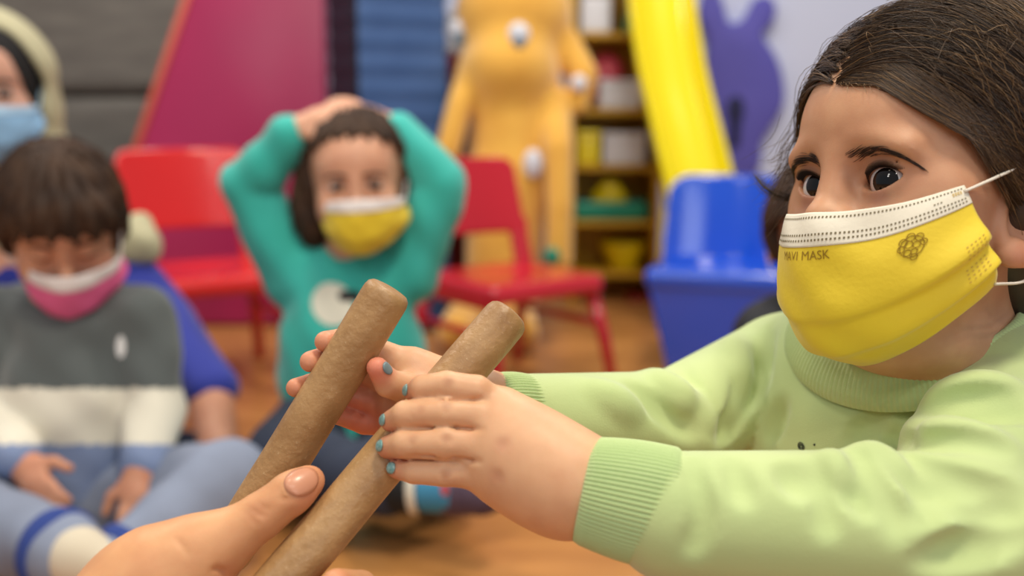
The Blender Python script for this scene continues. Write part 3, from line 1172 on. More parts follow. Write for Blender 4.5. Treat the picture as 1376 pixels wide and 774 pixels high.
# neck opening
NB = np.stack([GL, GF, GZ], 1)
NC = GM + 0.030 * GZ + 0.006 * GF
NT = np.radians(20)
nF = math.cos(NT) * GF - math.sin(NT) * GZ; nZ = math.cos(NT) * GZ + math.sin(NT) * GF
NRX, NRY = 0.070, 0.060
NN = np.stack([GL, nF, nZ], 1)
sw = Field()
CUL, CUR = P(905, 694, 0.498), P(700, 560, 0.605)
gm2 = GM - 0.02 * GZ
sw.ell(GM - 0.085 * GZ + 0.006 * GF, (0.095, 0.074, 0.105), np.stack([GL, GF, GZ], 1), 0.0)
sw.ell(GM - 0.20 * GZ + 0.012 * GF, (0.104, 0.092, 0.14), np.stack([GL, GF, GZ], 1), 0.05)
sw.cone(GM + 0.066 * GL - 0.006 * GZ, GM - 0.066 * GL - 0.006 * GZ, 0.044, 0.044, 0.03)
sw.cone(GM + 0.035 * GL + 0.022 * GZ, GM - 0.035 * GL + 0.022 * GZ, 0.030, 0.030, 0.03)
sw.ell(GM - 0.050 * GZ + 0.004 * GF, (0.096, 0.076, 0.055), np.stack([GL, GF, GZ], 1), 0.03)
sw.cone(GM - 0.058 * GL - 0.05 * GZ, GM - 0.066 * GL - 0.24 * GZ, 0.058, 0.068, 0.03)
sw.ell(NC - 0.030 * nZ, (0.084, 0.070, 0.030), NN, 0.03)
sw.chain([GM + 0.06 * GL - 0.015 * GZ, SHL, ELL, CUL], [0.046, 0.0450, 0.0405, 0.0325], 0.03)
sw.ell(SHL + 0.55 * (ELL - SHL), 0.040, None, 0.02)
sw.chain([GM - 0.06 * GL - 0.015 * GZ, SHR, ELR, CUR], [0.043, 0.041, 0.0365, 0.0262], 0.03)


def along(px):
    """points on the cloth along a picture path, cut where the path leaves the surface"""
    px = np.asarray(px, float)
    s = spline(px, 6) if len(px) > 2 else np.array([px[0] + (px[1] - px[0]) * t for t in np.linspace(0, 1, 6)])
    H_ = sw.hits(np.tile(CAM, (len(s), 1)), np.array([P(x, y, 1.0) - CAM for x, y in s]), 0.3, 1.0, 350)
    runs, cur = [], []
    for p in H_:
        if np.isnan(p[0]) or (cur and np.linalg.norm(p - cur[-1]) > 0.020):
            if len(cur) > 1:
                runs.append(cur)
            cur = []
        if not np.isnan(p[0]):
            cur.append(p)
    if len(cur) > 1:
        runs.append(cur)
    return runs


def ridge(px, r, lift, k=0.010):
    """soft fold of cloth"""
    for run in along(px):
        n = len(run)
        q = [p - sw.normal(p) * (r - lift * math.sin(math.pi * (i + 0.7) / (n + 0.4))) for i, p in enumerate(run)]
        for a, b in zip(q[:-1], q[1:]):
            sw.cone(a, b, r, r, k, 'u')


def crease(px, r, depth, k=0.007):
    for run in along(px):
        n = len(run)
        q = [p + sw.normal(p) * (r - depth * math.sin(math.pi * (i + 0.7) / (n + 0.4))) for i, p in enumerate(run)]
        for a, b in zip(q[:-1], q[1:]):
            sw.cone(a, b, r, r, k, 's')


# near sleeve: folds fanning out of the crook of the elbow and over the shoulder
crease([(1205, 585), (1262, 560), (1330, 548), (1376, 552)], 0.007, 0.0072)
crease([(1190, 600), (1250, 628), (1320, 655), (1372, 668)], 0.007, 0.0067)
crease([(1225, 560), (1260, 525), (1300, 505)], 0.006, 0.0065)
crease([(1120, 622), (1150, 650), (1168, 680)], 0.006, 0.0058)
crease([(1060, 630), (1078, 655)], 0.006, 0.0041)
crease([(1180, 600), (1215, 650), (1235, 700)], 0.007, 0.0043)
ridge([(1165, 605), (1190, 630), (1205, 670)], 0.006, 0.0042)
ridge([(1215, 575), (1275, 585), (1345, 600)], 0.007, 0.0045)
ridge([(1240, 540), (1300, 522), (1360, 520)], 0.006, 0.0042)
ridge([(1120, 622), (1128, 650)], 0.005, 0.0030)
crease([(1240, 755), (1310, 735), (1372, 712)], 0.006, 0.0072)
crease([(1196, 592), (1240, 592), (1300, 590), (1355, 600)], 0.0035, 0.0035)
crease([(1188, 604), (1225, 640), (1262, 690)], 0.0035, 0.0034)
crease([(1150, 606), (1186, 655), (1204, 715)], 0.0035, 0.0030)
crease([(1230, 550), (1290, 535), (1360, 530)], 0.0035, 0.0034)
crease([(1092, 622), (1108, 670), (1112, 710)], 0.0035, 0.0022)
crease([(985, 622), (1000, 670)], 0.004, 0.0018)
crease([(1250, 660), (1310, 685), (1366, 690)], 0.004, 0.0036)
crease([(930, 625), (945, 690), (930, 740)], 0.003, 0.0016)
# far sleeve
crease([(985, 468), (1000, 520), (985, 570), (968, 580)], 0.006, 0.0072)
crease([(1032, 440), (1020, 500), (1000, 545)], 0.006, 0.0058)
crease([(912, 492), (945, 545), (958, 578)], 0.006, 0.0051)
crease([(850, 520), (895, 555), (930, 580)], 0.006, 0.0038)
ridge([(880, 500), (925, 540), (950, 575)], 0.006, 0.0039)
ridge([(985, 455), (990, 510), (975, 560)], 0.006, 0.0039)
ridge([(800, 520), (850, 550)], 0.006, 0.0030)
# body: gathers under the neck
crease([(1050, 545), (1035, 585)], 0.006, 0.0043)
crease([(1180, 560), (1140, 600)], 0.006, 0.0043)

sw.cone(NC - 0.012 * nZ, NC + 0.10 * nZ, 0.057, 0.070, 0.004, 's')
sv, sf = sw.mesh(0.0022, smooth=2)
shirt = mobj('sweatshirt', sv, sf, KNIT, girl)
shirt['label'] = 'pale green sweatshirt'


def rib_tube(name, a, b, ra, rb, n, parent, m, amp=0.0007, bulge=0.0016, sq=1.0, axis=None):
    a = np.asarray(a); b = np.asarray(b)
    t = unit(b - a); u = unit(np.cross(t, axis if axis is not None else GZ)); w = np.cross(t, u)
    prof = [(-0.001, -0.0040), (-0.0016, -0.0016), (0.0, 0.0)]
    L = np.linalg.norm(b - a)
    xs = np.linspace(0.004, L - 0.004, 12)
    k = n * 6
    rows = []
    for x, dr, am in [(0.006, -0.0050, 0), (0.0015, -0.0042, 0), (0.0, -0.0022, 0.3), (0.0006, -0.0006, 0.7)] + [(x, bulge * math.sin(math.pi * x / L), 1.0) for x in xs] + [(L, -0.0022, 0.3), (L + 0.002, -0.006, 0)]:
        r0 = ra + (rb - ra) * x / L + dr
        an = 2 * math.pi * np.arange(k) / k
        rr = r0 + am * amp * np.cos(n * an)
        rows.append(a + t * x + rr[:, None] * (np.cos(an)[:, None] * u + sq * np.sin(an)[:, None] * w))
    mb = MB(); mb.grid(np.array(rows), closed_u=True)
    return mb.build(name, m, parent)


rib_tube('cuff', P(782, 657, 0.504), P(906, 685, 0.499), 0.0260, 0.0302, 76, shirt, RIBM)
rib_tube('cuff', P(655, 552, 0.588), P(706, 560, 0.607), 0.0215, 0.0250, 66, shirt, RIBM)
# collar: a ribbed ring round the neck opening
rows = []
k = 150 * 5
an = 2 * math.pi * np.arange(k) / k
for h, dr, am in ((-0.004, 0.010, 0.2), (0.000, 0.0105, 0.8), (0.005, 0.0090, 1), (0.010, 0.0060, 1), (0.015, 0.0020, 1), (0.018, -0.0010, 0.7), (0.0192, -0.0030, 0.3), (0.0185, -0.0045, 0), (0.014, -0.0030, 0), (0.004, 0.004, 0)):
    rx = NRX + dr - 0.001; ry = NRY + dr + 0.002
    wv = am * 0.0006 * np.cos(150 * an)
    rows.append(NC - 0.002 * nZ + ((rx + wv) * np.cos(an))[:, None] * GL + ((ry + wv) * np.sin(an))[:, None] * nF + (h - 0.010 * np.abs(np.cos(an)) ** 2 * 0 + 0.010 * np.cos(an) ** 2)[:, None] * nZ)
mb = MB(); mb.grid(np.array(rows), closed_u=True)
mb.build('collar', RIBM, shirt)
# small embroidered face: an oval eye with a ring, a dot for the nose, a pink patch
M_BLK = mat('black_thread', (0.01, 0.01, 0.01), rough=0.8)
M_PNK = mat('pink_thread', srgb(226, 186, 168), rough=0.9)


c0 = sw.pix(1077, 600)
n0 = sw.normal(c0)
u0 = unit(CX - (CX @ n0) * n0); w0 = np.cross(n0, u0)


def on_shirt(x, y):
    """point on the cloth x, y metres from the print's middle"""
    o_ = c0 + u0 * x + w0 * y + n0 * 0.01
    p = sw.hit(o_, -n0, 0, 0.02, 60)
    return (p if p is not None else c0 + u0 * x + w0 * y) + n0 * 0.0004


mb = MB()
for rx, ry in ((0.0021, 0.0026), (0.0010, 0.0013)):
    mb.tube([on_shirt(rx * math.cos(t) - 0.3 * ry * math.sin(t), ry * math.sin(t)) for t in np.linspace(0, 2 * math.pi, 18)], 0.00034, n=6, caps=False)
mb.tube([on_shirt(0.0102, -0.0012) + n0 * q for q in (-0.0004, 0.0003)], [0.0007, 0.0005], n=10)
e = mb.build('embroidery', M_BLK, shirt)
import os

# the girl's legs, folded under her below the picture
lg = Field()
h0 = np.array([hip[0], hip[1], 0.095])
lg.ell(h0, (0.125, 0.11, 0.09), np.stack([GL, GF, GZ], 1), 0)
lg.cone(h0, h0 + 0.12 * GZ, 0.095, 0.09, 0.03)
for s in (-1, 1):
    kn = h0 + s * 0.16 * GL + 0.17 * GF - 0.03 * GZ
    an_ = h0 - s * 0.02 * GL + 0.22 * GF - 0.045 * GZ
    lg.chain([h0 + s * 0.05 * GL, kn, an_], [0.075, 0.058, 0.042], 0.03)
lg.box((h0[0], h0[1], -0.2), (1, 1, 0.203), None, 0.002, 0.0, 's')
v, f = lg.mesh(0.006); mobj('trousers', v, f, mat('grey_leggings', srgb(90, 94, 104), rough=0.9), girl)
# ------------------------------------------------------------ the grown-up's hand holding the lower ends
ah = Field()
AW = P(60, 930, 0.47)
AEL = P(-420, 1500, 0.36)
ATH = [P(222, 772, .505), P(291, 734, .511), P(350, 694, .513), P(386, 667, .5155), P(416, 646, .521)]
ah.chain(ATH[1:], [.0142, .0124, .0112, .0080], 0.004)
ah.cone(ATH[0], ATH[1], .0185, .0142, 0.012)
ah.cone(AW, ATH[0], .027, .0185, 0.02)
ah.ell(P(265, 735, .508), .0128, None, 0.012)
ah.ell(P(398, 658, .517), (.0095, .0095, .0095), None, 0.006)
AF = [
    ([(300, 812, .535), (400, 812, .548), (470, 800, .535), (484, 790, .510), (452, 786, .4885)], [.0125, .0098, .0092, .0088, .0080]),
    ([(270, 850, .530), (380, 862, .542), (450, 850, .528), (462, 842, .500), (428, 838, .4795)], [.0125, .0100, .0094, .0088, .0080]),
    ([(240, 890, .522), (350, 905, .532), (420, 895, .518), (434, 886, .492), (400, 882, .472)], [.0120, .0096, .0090, .0084, .0076]),
    ([(205, 925, .514), (310, 945, .520), (370, 938, .508), (386, 930, .486), (360, 926, .470)], [.0110, .0085, .0080, .0075, .0068]),
]
for pts, rad in AF:
    p3 = [P(*q) for q in pts]
    ah.cone(AW, p3[0], .022, rad[0] * 1.15, 0.02)
    ah.chain(p3, rad, 0.004)
ah.ell(P(190, 830, .512), (.034, .020, .036), None, 0.03)
ah.cone(AW, AEL, .027, .036, 0.03)


def agroove(px, depth, r, k=0.0015):
    groove(ah, px, depth, r, k)


agroove([(333, 680), (341, 686), (350, 692), (356, 694)], 0.0009, 0.0010)
agroove([(329, 686), (338, 696), (344, 704)], 0.0005, 0.0009)
agroove([(345, 676), (354, 682), (362, 684)], 0.0005, 0.0009)
agroove([(380, 650), (374, 658), (378, 670), (390, 672)], 0.0006, 0.0010)
agroove([(283, 768), (292, 765), (300, 768), (304, 774)], 0.0016, 0.0012)
agroove([(236, 724), (246, 734), (252, 746)], 0.0004, 0.0010)
av, af = ah.mesh(0.0013, smooth=2)
A_SK = srgb(222, 165, 118)
acol = paint(av, A_SK, [(ATH[-1], 0.017, srgb(228, 150, 118), 0.7), (P(345, 688, .502), 0.011, srgb(196, 130, 92), 0.5), (P(300, 768, .50), 0.012, srgb(196, 120, 88), 0.5),
                        (P(452, 780, .48), 0.015, srgb(232, 156, 124), 0.6), (P(410, 668, .512), 0.014, srgb(222, 140, 112), 0.5)])
adult = new_root('person', "grown-up's bare hand with thumb pressed between the lower ends of both sticks", 'person', tuple(AEL * np.array([1, 1, 0])))
mobj('body', av, af, skin_mat('adult_skin', rough=0.5, sss=0.2), adult, col=acol)
# thumb nail
A_NAIL = mat('bare_nail', srgb(212, 148, 116), rough=0.34, coat=0.15, spec=0.45)
A_TIP = mat('nail_edge', srgb(232, 206, 186), rough=0.4)
ax = unit(ATH[-1] - ATH[-2])
pn = ah.pix(406, 645)
nn = ah.normal(pn)
nn = unit(nn * 0.8 - CX * 0.15 + CU * 0.25)
nail(ah, None, 0.0074, 0.0094, ax, adult, A_NAIL, 'bare pink thumbnail', pos=pn)
# sleeve well out of the picture
slv = Field()
slv.cone(AW + (AEL - AW) * 0.55, AEL, .040, .046, 0.0)
slv.cone(AW + (AEL - AW) * 0.45, AW + (AEL - AW) * 0.62, .036, .036, 0.002, 's')
v, f = slv.mesh(0.004)
mobj('sleeve', v, f, mat('dark_sleeve', srgb(60, 62, 72), rough=0.9), adult)
# ------------------------------------------------------------ helpers for what stands further back
def zat(py, d):
    return P(688, py, d)[2]


def fwd_frame(f):
    f = unit(np.array([f[0], f[1], 0.0])); z = np.array([0, 0, 1.0]); x = np.cross(f, z)
    return np.stack([x, f, z], 1)      # columns: right, forward, up


def plain_head(f, C, R, s=1.0, neck=None):
    L = lambda *q: C + R @ (np.array(q) * s)
    hd = lambda c, r, k=0.01, op='u': f.ell(L(*c), np.array(r) * s if not np.isscalar(r) else r * s, R, k * s, op)
    hd((0, -0.010, 0.032), (0.070, 0.086, 0.074), 0.0)
    hd((0, 0.026, -0.030), (0.057, 0.050, 0.062), 0.03)
    hd((0, 0.040, 0.036), (0.050, 0.044, 0.044), 0.02)
    hd((0, 0.054, -0.080), (0.021, 0.018, 0.016), 0.03)
    for q in (-1, 1):
        hd((q * 0.032, 0.048, -0.034), (0.023, 0.022, 0.024), 0.022)
        hd((q * 0.026, 0.083, 0.000), (0.015, 0.011, 0.011), 0.014, 's')
        hd((q * 0.026, 0.0645, 0.000), 0.0135, 0.005)
        hd((q * 0.074, -0.010, -0.012), (0.007, 0.015, 0.025), 0.006)
        hd((q * 0.078, -0.006, -0.010), (0.004, 0.008, 0.014), 0.004, 's')
    f.cone(L(0, 0.076, 0.010), L(0, 0.084, -0.020), 0.0056 * s, 0.0078 * s, 0.014 * s)
    hd((0, 0.0885, -0.024), (0.0092, 0.0080, 0.0078), 0.007)
    hd((0, 0.074, -0.050), (0.015, 0.007, 0.008), 0.01)
    f.cone(L(0, -0.016, -0.05), neck if neck is not None else L(0, -0.03, -0.13), 0.036 * s, 0.042 * s, 0.02)
    return L


def plain_hand(f, wrist, tipdir, palm_n, s=1.0, curl=0.5, spread=0.16, thumb=1):
    """palm, four unequal bent fingers and a thumb"""
    t = unit(tipdir); n = unit(palm_n - (palm_n @ t) * t); b = np.cross(t, n)
    pc = wrist + t * 0.034 * s
    R = np.stack([b, t, n], 1)
    f.ell(pc, np.array([0.026, 0.036, 0.013]) * s, R, 0.012)
    f.cone(wrist - t * 0.01 * s, pc, 0.0185 * s, 0.016 * s, 0.012)
    for i, (o, ln) in enumerate(((-0.019, 0.046), (-0.0065, 0.052), (0.0065, 0.049), (0.0185, 0.038))):
        a = pc + b * o * s + t * 0.026 * s
        d0 = unit(t + b * o * spread * 60 * 0.16 + n * curl * 0.35)
        d1 = unit(d0 + n * curl * 0.9); d2 = unit(d1 + n * curl * 0.9)
        q1 = a + d0 * ln * 0.42 * s; q2 = q1 + d1 * ln * 0.32 * s; q3 = q2 + d2 * ln * 0.26 * s
        f.chain([a, q1, q2, q3], [0.0078 * s, 0.0070 * s, 0.0062 * s, 0.0052 * s], 0.004)
    a = pc - b * thumb * 0.016 * s - t * 0.014 * s
    q1 = a + unit(-b * thumb * 0.9 + t * 0.7 + n * 0.4) * 0.026 * s
    q2 = q1 + unit(-b * thumb * 0.3 + t * 1.0 + n * 0.5) * 0.024 * s
    f.chain([a, q1, q2], [0.0105 * s, 0.0085 * s, 0.0065 * s], 0.008)


BG_MASK = {}


def plain_mask(C, R, s, parent, m_main, m_band, wb, label):
    def pts(U, W, off):
        if 0:
            return None
        w = mask_pts(U, W, off, True)
        return C + ((w - HC) @ HR * s) @ R.T

    def grid(u0, u1, w0, w1, nu, nw, off):
        U, W = np.meshgrid(np.linspace(u0, u1, nu), np.linspace(w0, w1, nw), indexing='xy')
        return pts(U.ravel(), W.ravel(), off).reshape(nw, nu, 3)
    mb = MB(); mb.grid(grid(1.05, -1.15, 0, 1, 41, 25, 0.002))
    o = mb.build('face_mask', m_main, parent); o['label'] = label
    q = o.modifiers.new('t', 'SOLIDIFY'); q.thickness = 0.001; q.offset = -1
    mb = MB(); mb.grid(grid(1.05, -1.15, -0.01, wb, 41, 8, 0.003))
    b = mb.build('nose_band', m_band, o); b['label'] = 'white upper band'
    q = b.modifiers.new('t', 'SOLIDIFY'); q.thickness = 0.001; q.offset = -1
    L = lambda *v: C + R @ (np.array(v) * s)
    for sd in (1, -1):
        e0 = pts(np.array([1.03 if sd > 0 else -1.12]), np.array([0.06]), 0.002)[0]; e1 = pts(np.array([1.03 if sd > 0 else -1.12]), np.array([0.95]), 0.002)[0]
        mb = MB()
        mb.tube(spline([e0, L(sd * 0.076, 0.006, 0.010), L(sd * 0.082, -0.020, 0.010), L(sd * 0.080, -0.028, -0.020), L(sd * 0.072, -0.006, -0.046), e1], 6), 0.0016 * s, n=6)
        mb.build('ear_loop', m_band, o)
    return o


def plain_eyes(C, R, s, parent, gaze=(0, 1, 0), closed=False):
    L = lambda *v: C + R @ (np.array(v) * s)
    for q in (-1, 1):
        if not closed:
            c = L(q * 0.026, 0.0655, 0.0); r = 0.0135 * s
            g = unit(R @ np.array(gaze, float)); u = unit(np.cross(g, [0, 0, 1.0])); w = np.cross(u, g)
            ths = np.concatenate([[0.01], np.linspace(0.15, 0.66, 4), np.linspace(0.68, 1.05, 5)])
            G = np.array([[c + r * (math.cos(t) * g + math.sin(t) * (math.cos(a) * u * 1.0 + math.sin(a) * w * 0.62)) for a in np.linspace(0, 2 * math.pi, 20, endpoint=False)] for t in ths])
            mb = MB(); mb.grid(G, closed_u=True)
            mb.M = [1 if ths[k // 20 + 1] < 0.67 else 0 for k in range(len(mb.M))]
            mb.build('eye', EYEM[:2], parent)
        mb = MB()
        zz = 0.007 if not closed else -0.004
        mb.tube([L(q * x, 0.0765 - 30 * (x - 0.026) ** 2, zz - 34 * (x - 0.026) ** 2 * (1 if not closed else -1)) for x in np.linspace(0.013, 0.039, 9)], np.array([.3, .8, 1, 1, 1, 1, 1, .8, .3]) * 0.0014 * s, n=6)
        mb.build('eyelashes', LASH, parent)
        mb = MB()
        mb.tube([L(q * x, 0.083 - 14 * (x - 0.010) ** 2, 0.0185 - 12 * (x - 0.026) ** 2) for x in np.linspace(0.011, 0.044, 9)], np.array([.5, .9, 1, 1, 1, .9, .8, .6, .3]) * 0.0028 * s, n=6, flat=0.6)
        mb.build('eyebrow', LASH, parent)


def cap_of_hair(C, R, s, grow=0.010, hairline=0.055, side=0.022, extra=(), name='hair', m=None, parent=None, rough=0.003, h=0.0035):
    f = Field()
    L = lambda *v: C + R @ (np.array(v) * s)
    f.ell(L(0, -0.012, 0.032), np.array([0.070 + grow, 0.088 + grow, 0.075 + grow]) * s, R, 0)
    f.ell(L(0, -0.055, -0.025), np.array([0.058, 0.045, 0.05]) * s, R, 0.03)
    for c, r in extra:
        f.ell(L(*c), np.array(r) * s, R, 0.02)

    def cut(Q):
        q = (Q - C) @ R / s
        x, y, z = q[:, 0], q[:, 1], q[:, 2]
        top = hairline - 7.0 * np.maximum(np.abs(x) - 0.018, 0) ** 2 * (1 if side > 0 else 0) + 0.003 * np.sin(x * 260) + 0.002 * np.sin(x * 610 + 1)
        return np.maximum(z - top, 0.020 - y) * 0.8 * s
    f.add(cut, L(0, 0.07, 0), 0.14 * s, 's', 0.006)
    f.ell(L(0, 0.035, -0.085), np.array([0.060, 0.075, 0.06]) * s, R, 0.01, 's')

    def tex(Q, d):
        q = (Q - C) @ R / s
        an = np.arctan2(q[:, 0], q[:, 1] + 0.012)
        return rough * (np.sin(an * 23 + q[:, 2] * 60) * 0.5 + np.sin(an * 41 - q[:, 2] * 90) * 0.35)
    f.p.append((tex, C, 0.3, 'd', 0.0))
    f.p[-1] = (lambda Q, t=tex: t(Q, None), np.asarray(C, float), 0.3, 'd', 0.0)
    v, fc = f.mesh(h, smooth=1)
    return mobj(name, v, fc, m, parent)


def patch(field, cx, cy, rx, ry, name, m, parent, off=0.0015, shape=None, n=28):
    """a printed patch lying on cloth"""
    V = [field.pix(cx, cy, 0.8, 2.4, 500)]
    F = []
    rings = 5
    for k in range(1, rings + 1):
        for j in range(n):
            a = 2 * math.pi * j / n
            rr = (shape(a) if shape else 1.0) * k / rings
            V.append(field.pix(cx + rx * rr * math.cos(a), cy + ry * rr * math.sin(a), 0.8, 2.4, 500))
    good = V[0]
    V = [(q if q is not None else good) for q in V]
    V = [q + field.normal(q) * off for q in V]
    for j in range(n):
        F.append((0, 1 + j, 1 + (j + 1) % n))
    for k in range(rings - 1):
        for j in range(n):
            a = 1 + k * n; b = a + n
            F.append((a + j, b + j, b + (j + 1) % n, a + (j + 1) % n))
    return mobj(name, V, F, m, parent)


DARKHAIR = mat('dark_brown_hair', srgb(46, 32, 25), rough=0.62, rgb2=srgb(74, 52, 37), vscale=30, spec=0.22)
SK2 = skin_mat('child_skin', sss=0.15)

# ------------------------------------------------------------ boy in the striped hooded jacket, sitting cross-legged
boy = new_root('person', 'boy in charcoal, white and blue jacket with pink mask, sitting cross-legged looking down', 'person', tuple(P(100, 690, 1.45) * np.array([1, 1, 0])))
BC_ = P(84, 306, 1.42); BRm = rot(math.radians(-24), math.radians(-24), math.radians(2)); BS = 1.04
bf = Field()
bneck = P(95, 425, 1.47)
plain_head(bf, BC_, BRm, BS, bneck)
bSL, bEL, bWL = P(192, 430, 1.46), P(208, 545, 1.43), P(190, 632, 1.33)
bSR, bER, bWR = P(-8, 432, 1.46), P(-24, 560, 1.42), P(32, 622, 1.32)
bhip = P(105, 690, 1.47)
bf.cone(bneck, bhip, 0.06, 0.09, 0.03)
bf.cone(bSL, bSR, 0.035, 0.035, 0.02)
bf.chain([bSL, bEL, bWL], [0.034, 0.028, 0.021], 0.02)
bf.chain([bSR, bER, bWR], [0.034, 0.028, 0.021], 0.02)
plain_hand(bf, bWL, P(180, 740, 1.27) - bWL, CX * -0.3 + CF * 0.9, 0.95, 0.35, thumb=1)
plain_hand(bf, bWR, P(80, 700, 1.27) - bWR, CX * 0.2 + CF * 0.9, 0.95, 0.35, thumb=-1)
bKL, bAL = P(300, 655, 1.32), P(165, 762, 1.20)
bKR, bAR = P(-70, 690, 1.32), P(85, 742, 1.19)
bf.chain([bhip + CX * 0.05, bKL, bAL], [0.055, 0.042, 0.028], 0.02)
bf.chain([bhip - CX * 0.05, bKR, bAR], [0.055, 0.042, 0.028], 0.02)
v, f = bf.mesh(0.0034, smooth=1)
col = paint(v, srgb(214, 160, 128), [(BC_, 0.17, srgb(206, 150, 120), 1.0), (bWL, 0.14, srgb(206, 140, 110), 0.8), (bWR, 0.14, srgb(206, 140, 110), 0.8)])
mobj('body', v, f, SK2, boy, col=col)
jf = Field()
RJ = fwd_frame((0.40, -0.92))
jf.cone(P(100, 455, 1.47), P(103, 660, 1.46), 0.080, 0.096, 0.03)
jf.ell(P(98, 560, 1.45), (0.108, 0.088, 0.13), RJ, 0.03)
jf.cone(P(185, 432, 1.465), P(10, 436, 1.465), 0.048, 0.048, 0.04)
jf.chain([bSL, bEL, bWL + 0.12 * (bEL - bWL)], [0.048, 0.043, 0.034], 0.025)
jf.chain([bSR, bER, bWR + 0.12 * (bER - bWR)], [0.052, 0.050, 0.036], 0.025)
hood = [P(q[0], q[1], q[2]) for q in ((34, 428, 1.44), (22, 416, 1.48), (30, 405, 1.54), (95, 400, 1.57), (160, 403, 1.54), (168, 416, 1.48), (160, 428, 1.44))]
for q0, q1 in zip(hood[:-1], hood[1:]):
    jf.cone(q0, q1, 0.022, 0.022, 0.02)
jf.cone(P(98, 395, 1.37), P(97, 462, 1.345), 0.036, 0.010, 0.008, 's')
jf.cone(P(97, 455, 1.352), P(99, 660, 1.335), 0.003, 0.003, 0.006, 's')


def jfold(Q):
    return 0.0035 * np.sin(Q[:, 2] * 70 + Q[:, 0] * 30) * np.sin(Q[:, 0] * 45 + Q[:, 1] * 30)


jf.add(jfold, P(100, 520, 1.45), 0.5, 'd')
v, f = jf.mesh(0.0042, smooth=1)
zc = v[f].mean(1)
py = np.array([387 - FPX * ((q - CAM) @ CU) / ((q - CAM) @ CF) for q in zc])
mi = np.where(py < 522 + 0.03 * 0, 0, np.where(py < 597, 1, 2))
jk = mobj('jacket', v, f, [mat('charcoal_fleece', srgb(84, 90, 90), rough=0.9, sheen=0.3, bump=0.3, bscale=300), mat('white_fleece', srgb(222, 216, 200), rough=0.9), mat('blue_grey_fleece', srgb(126, 142, 178), rough=0.9)], boy, midx=mi)
jk['label'] = 'jacket in charcoal, white and blue-grey bands'
ts = Field(); ts.cone(P(97, 424, 1.435), P(97, 470, 1.425), 0.035, 0.040, 0.0); ts.cone(P(97, 400, 1.44), P(97, 418, 1.41), 0.036, 0.030, 0.004, 's')
v, f = ts.mesh(0.004); mobj('undershirt', v, f, mat('cream_shirt', srgb(226, 216, 190), rough=0.9), boy)
patch(jf, 163, 466, 6, 15, 'logo', mat('white_print', srgb(220, 220, 220), rough=0.8), jk)
tf = Field()
tf.ell(bhip, (0.125, 0.10, 0.085), None, 0)
tf.chain([bhip + CX * 0.05, bKL, bAL], [0.080, 0.064, 0.046], 0.03)
tf.chain([bhip - CX * 0.05, bKR, bAR], [0.080, 0.064, 0.046], 0.03)
tf.add(lambda Q: 0.003 * np.sin(Q[:, 0] * 60 + Q[:, 2] * 40) * np.sin(Q[:, 1] * 50), bhip, 0.6, 'd')
tf.box((bhip[0], bhip[1], -0.2), (1, 1, 0.205), None, 0.002, 0.0, 's')
v, f = tf.mesh(0.0045, smooth=1); mobj('trousers', v, f, mat('grey_blue_trousers', srgb(142, 152, 176), rough=0.9, rgb2=srgb(124, 132, 152), vscale=10), boy)
for an, kn, tip in ((bAR, bKR, P(150, 765, 1.17)), (bAL, bKL, P(90, 800, 1.18))):
    d = unit(an - kn); mb = MB()
    mb.tube([an - d * 0.018, an - d * 0.002, an + d * 0.006], [0.051, 0.052, 0.036], n=24)
    o = mb.build('trouser_cuff', mat('navy_blue_band', srgb(46, 68, 140), rough=0.9), boy); o['label'] = 'dark blue cuff band'
    sf = Field(); sf.cone(an - d * 0.01, an + d * 0.03, 0.034, 0.032, 0.01); sf.cone(an + d * 0.03, tip + d * 0.01, 0.031, 0.026, 0.02)
    v, f = sf.mesh(0.004); o = mobj('sock', v, f, mat('cream_sock', srgb(214, 202, 180), rough=0.95), boy); o['label'] = 'cream sock'
cap_of_hair(BC_, BRm, BS, 0.013, 0.030, 0.02, extra=(((0.012, 0.062, 0.050), (0.054, 0.028, 0.032)), ((0.062, 0.004, 0.005), (0.020, 0.030, 0.036)), ((-0.062, 0.004, 0.005), (0.020, 0.030, 0.036))), m=DARKHAIR, parent=boy, rough=0.006)
M_WB = mat('white_mask_band', srgb(226, 218, 216), rough=0.8)
plain_mask(BC_, BRm, BS, boy, mat('pink_mask', srgb(232, 104, 156), rough=0.75), M_WB, 0.17, 'pink and white face mask')
plain_eyes(BC_, BRm, BS, boy, closed=True)

# ------------------------------------------------------------ girl in teal with her hands on her head
teal = new_root('person', 'child in teal sweatshirt and yellow mask, sitting with both hands on the head', 'person', tuple(P(475, 600, 1.66) * np.array([1, 1, 0])))
TC = P(480, 247, 1.64); TR = rot(math.radians(-7), math.radians(0), math.radians(2)); TS = 1.08
tb = Field()
tn = P(474, 358, 1.70)
plain_head(tb, TC, TR, TS, tn)
tSR, tER, tWR = P(388, 362, 1.70), P(334, 250, 1.66), P(396, 176, 1.61)
tSL, tEL, tWL = P(556, 360, 1.70), P(592, 248, 1.66), P(528, 172, 1.65)
thip = P(472, 570, 1.74)
tb.cone(tn, thip, 0.06, 0.09, 0.03)
tb.cone(tSL, tSR, 0.034, 0.034, 0.02)
tb.chain([tSR, tER, tWR], [0.034, 0.028, 0.021], 0.02)
tb.chain([tSL, tEL, tWL], [0.034, 0.028, 0.021], 0.02)
plain_hand(tb, tWR, P(470, 142, 1.60) - tWR, P(470, 200, 1.70) - P(440, 140, 1.62), 1.1, 0.5, thumb=1)
plain_hand(tb, tWL, P(452, 138, 1.62) - tWL, P(470, 200, 1.70) - P(480, 135, 1.64), 1.1, 0.5, thumb=-1)
tKR, tAR = P(385, 612, 1.52), P(520, 652, 1.40)
tKL, tAL = P(600, 606, 1.52), P(552, 656, 1.335)
tb.chain([thip - CX * 0.05, tKR, tAR], [0.055, 0.042, 0.028], 0.02)
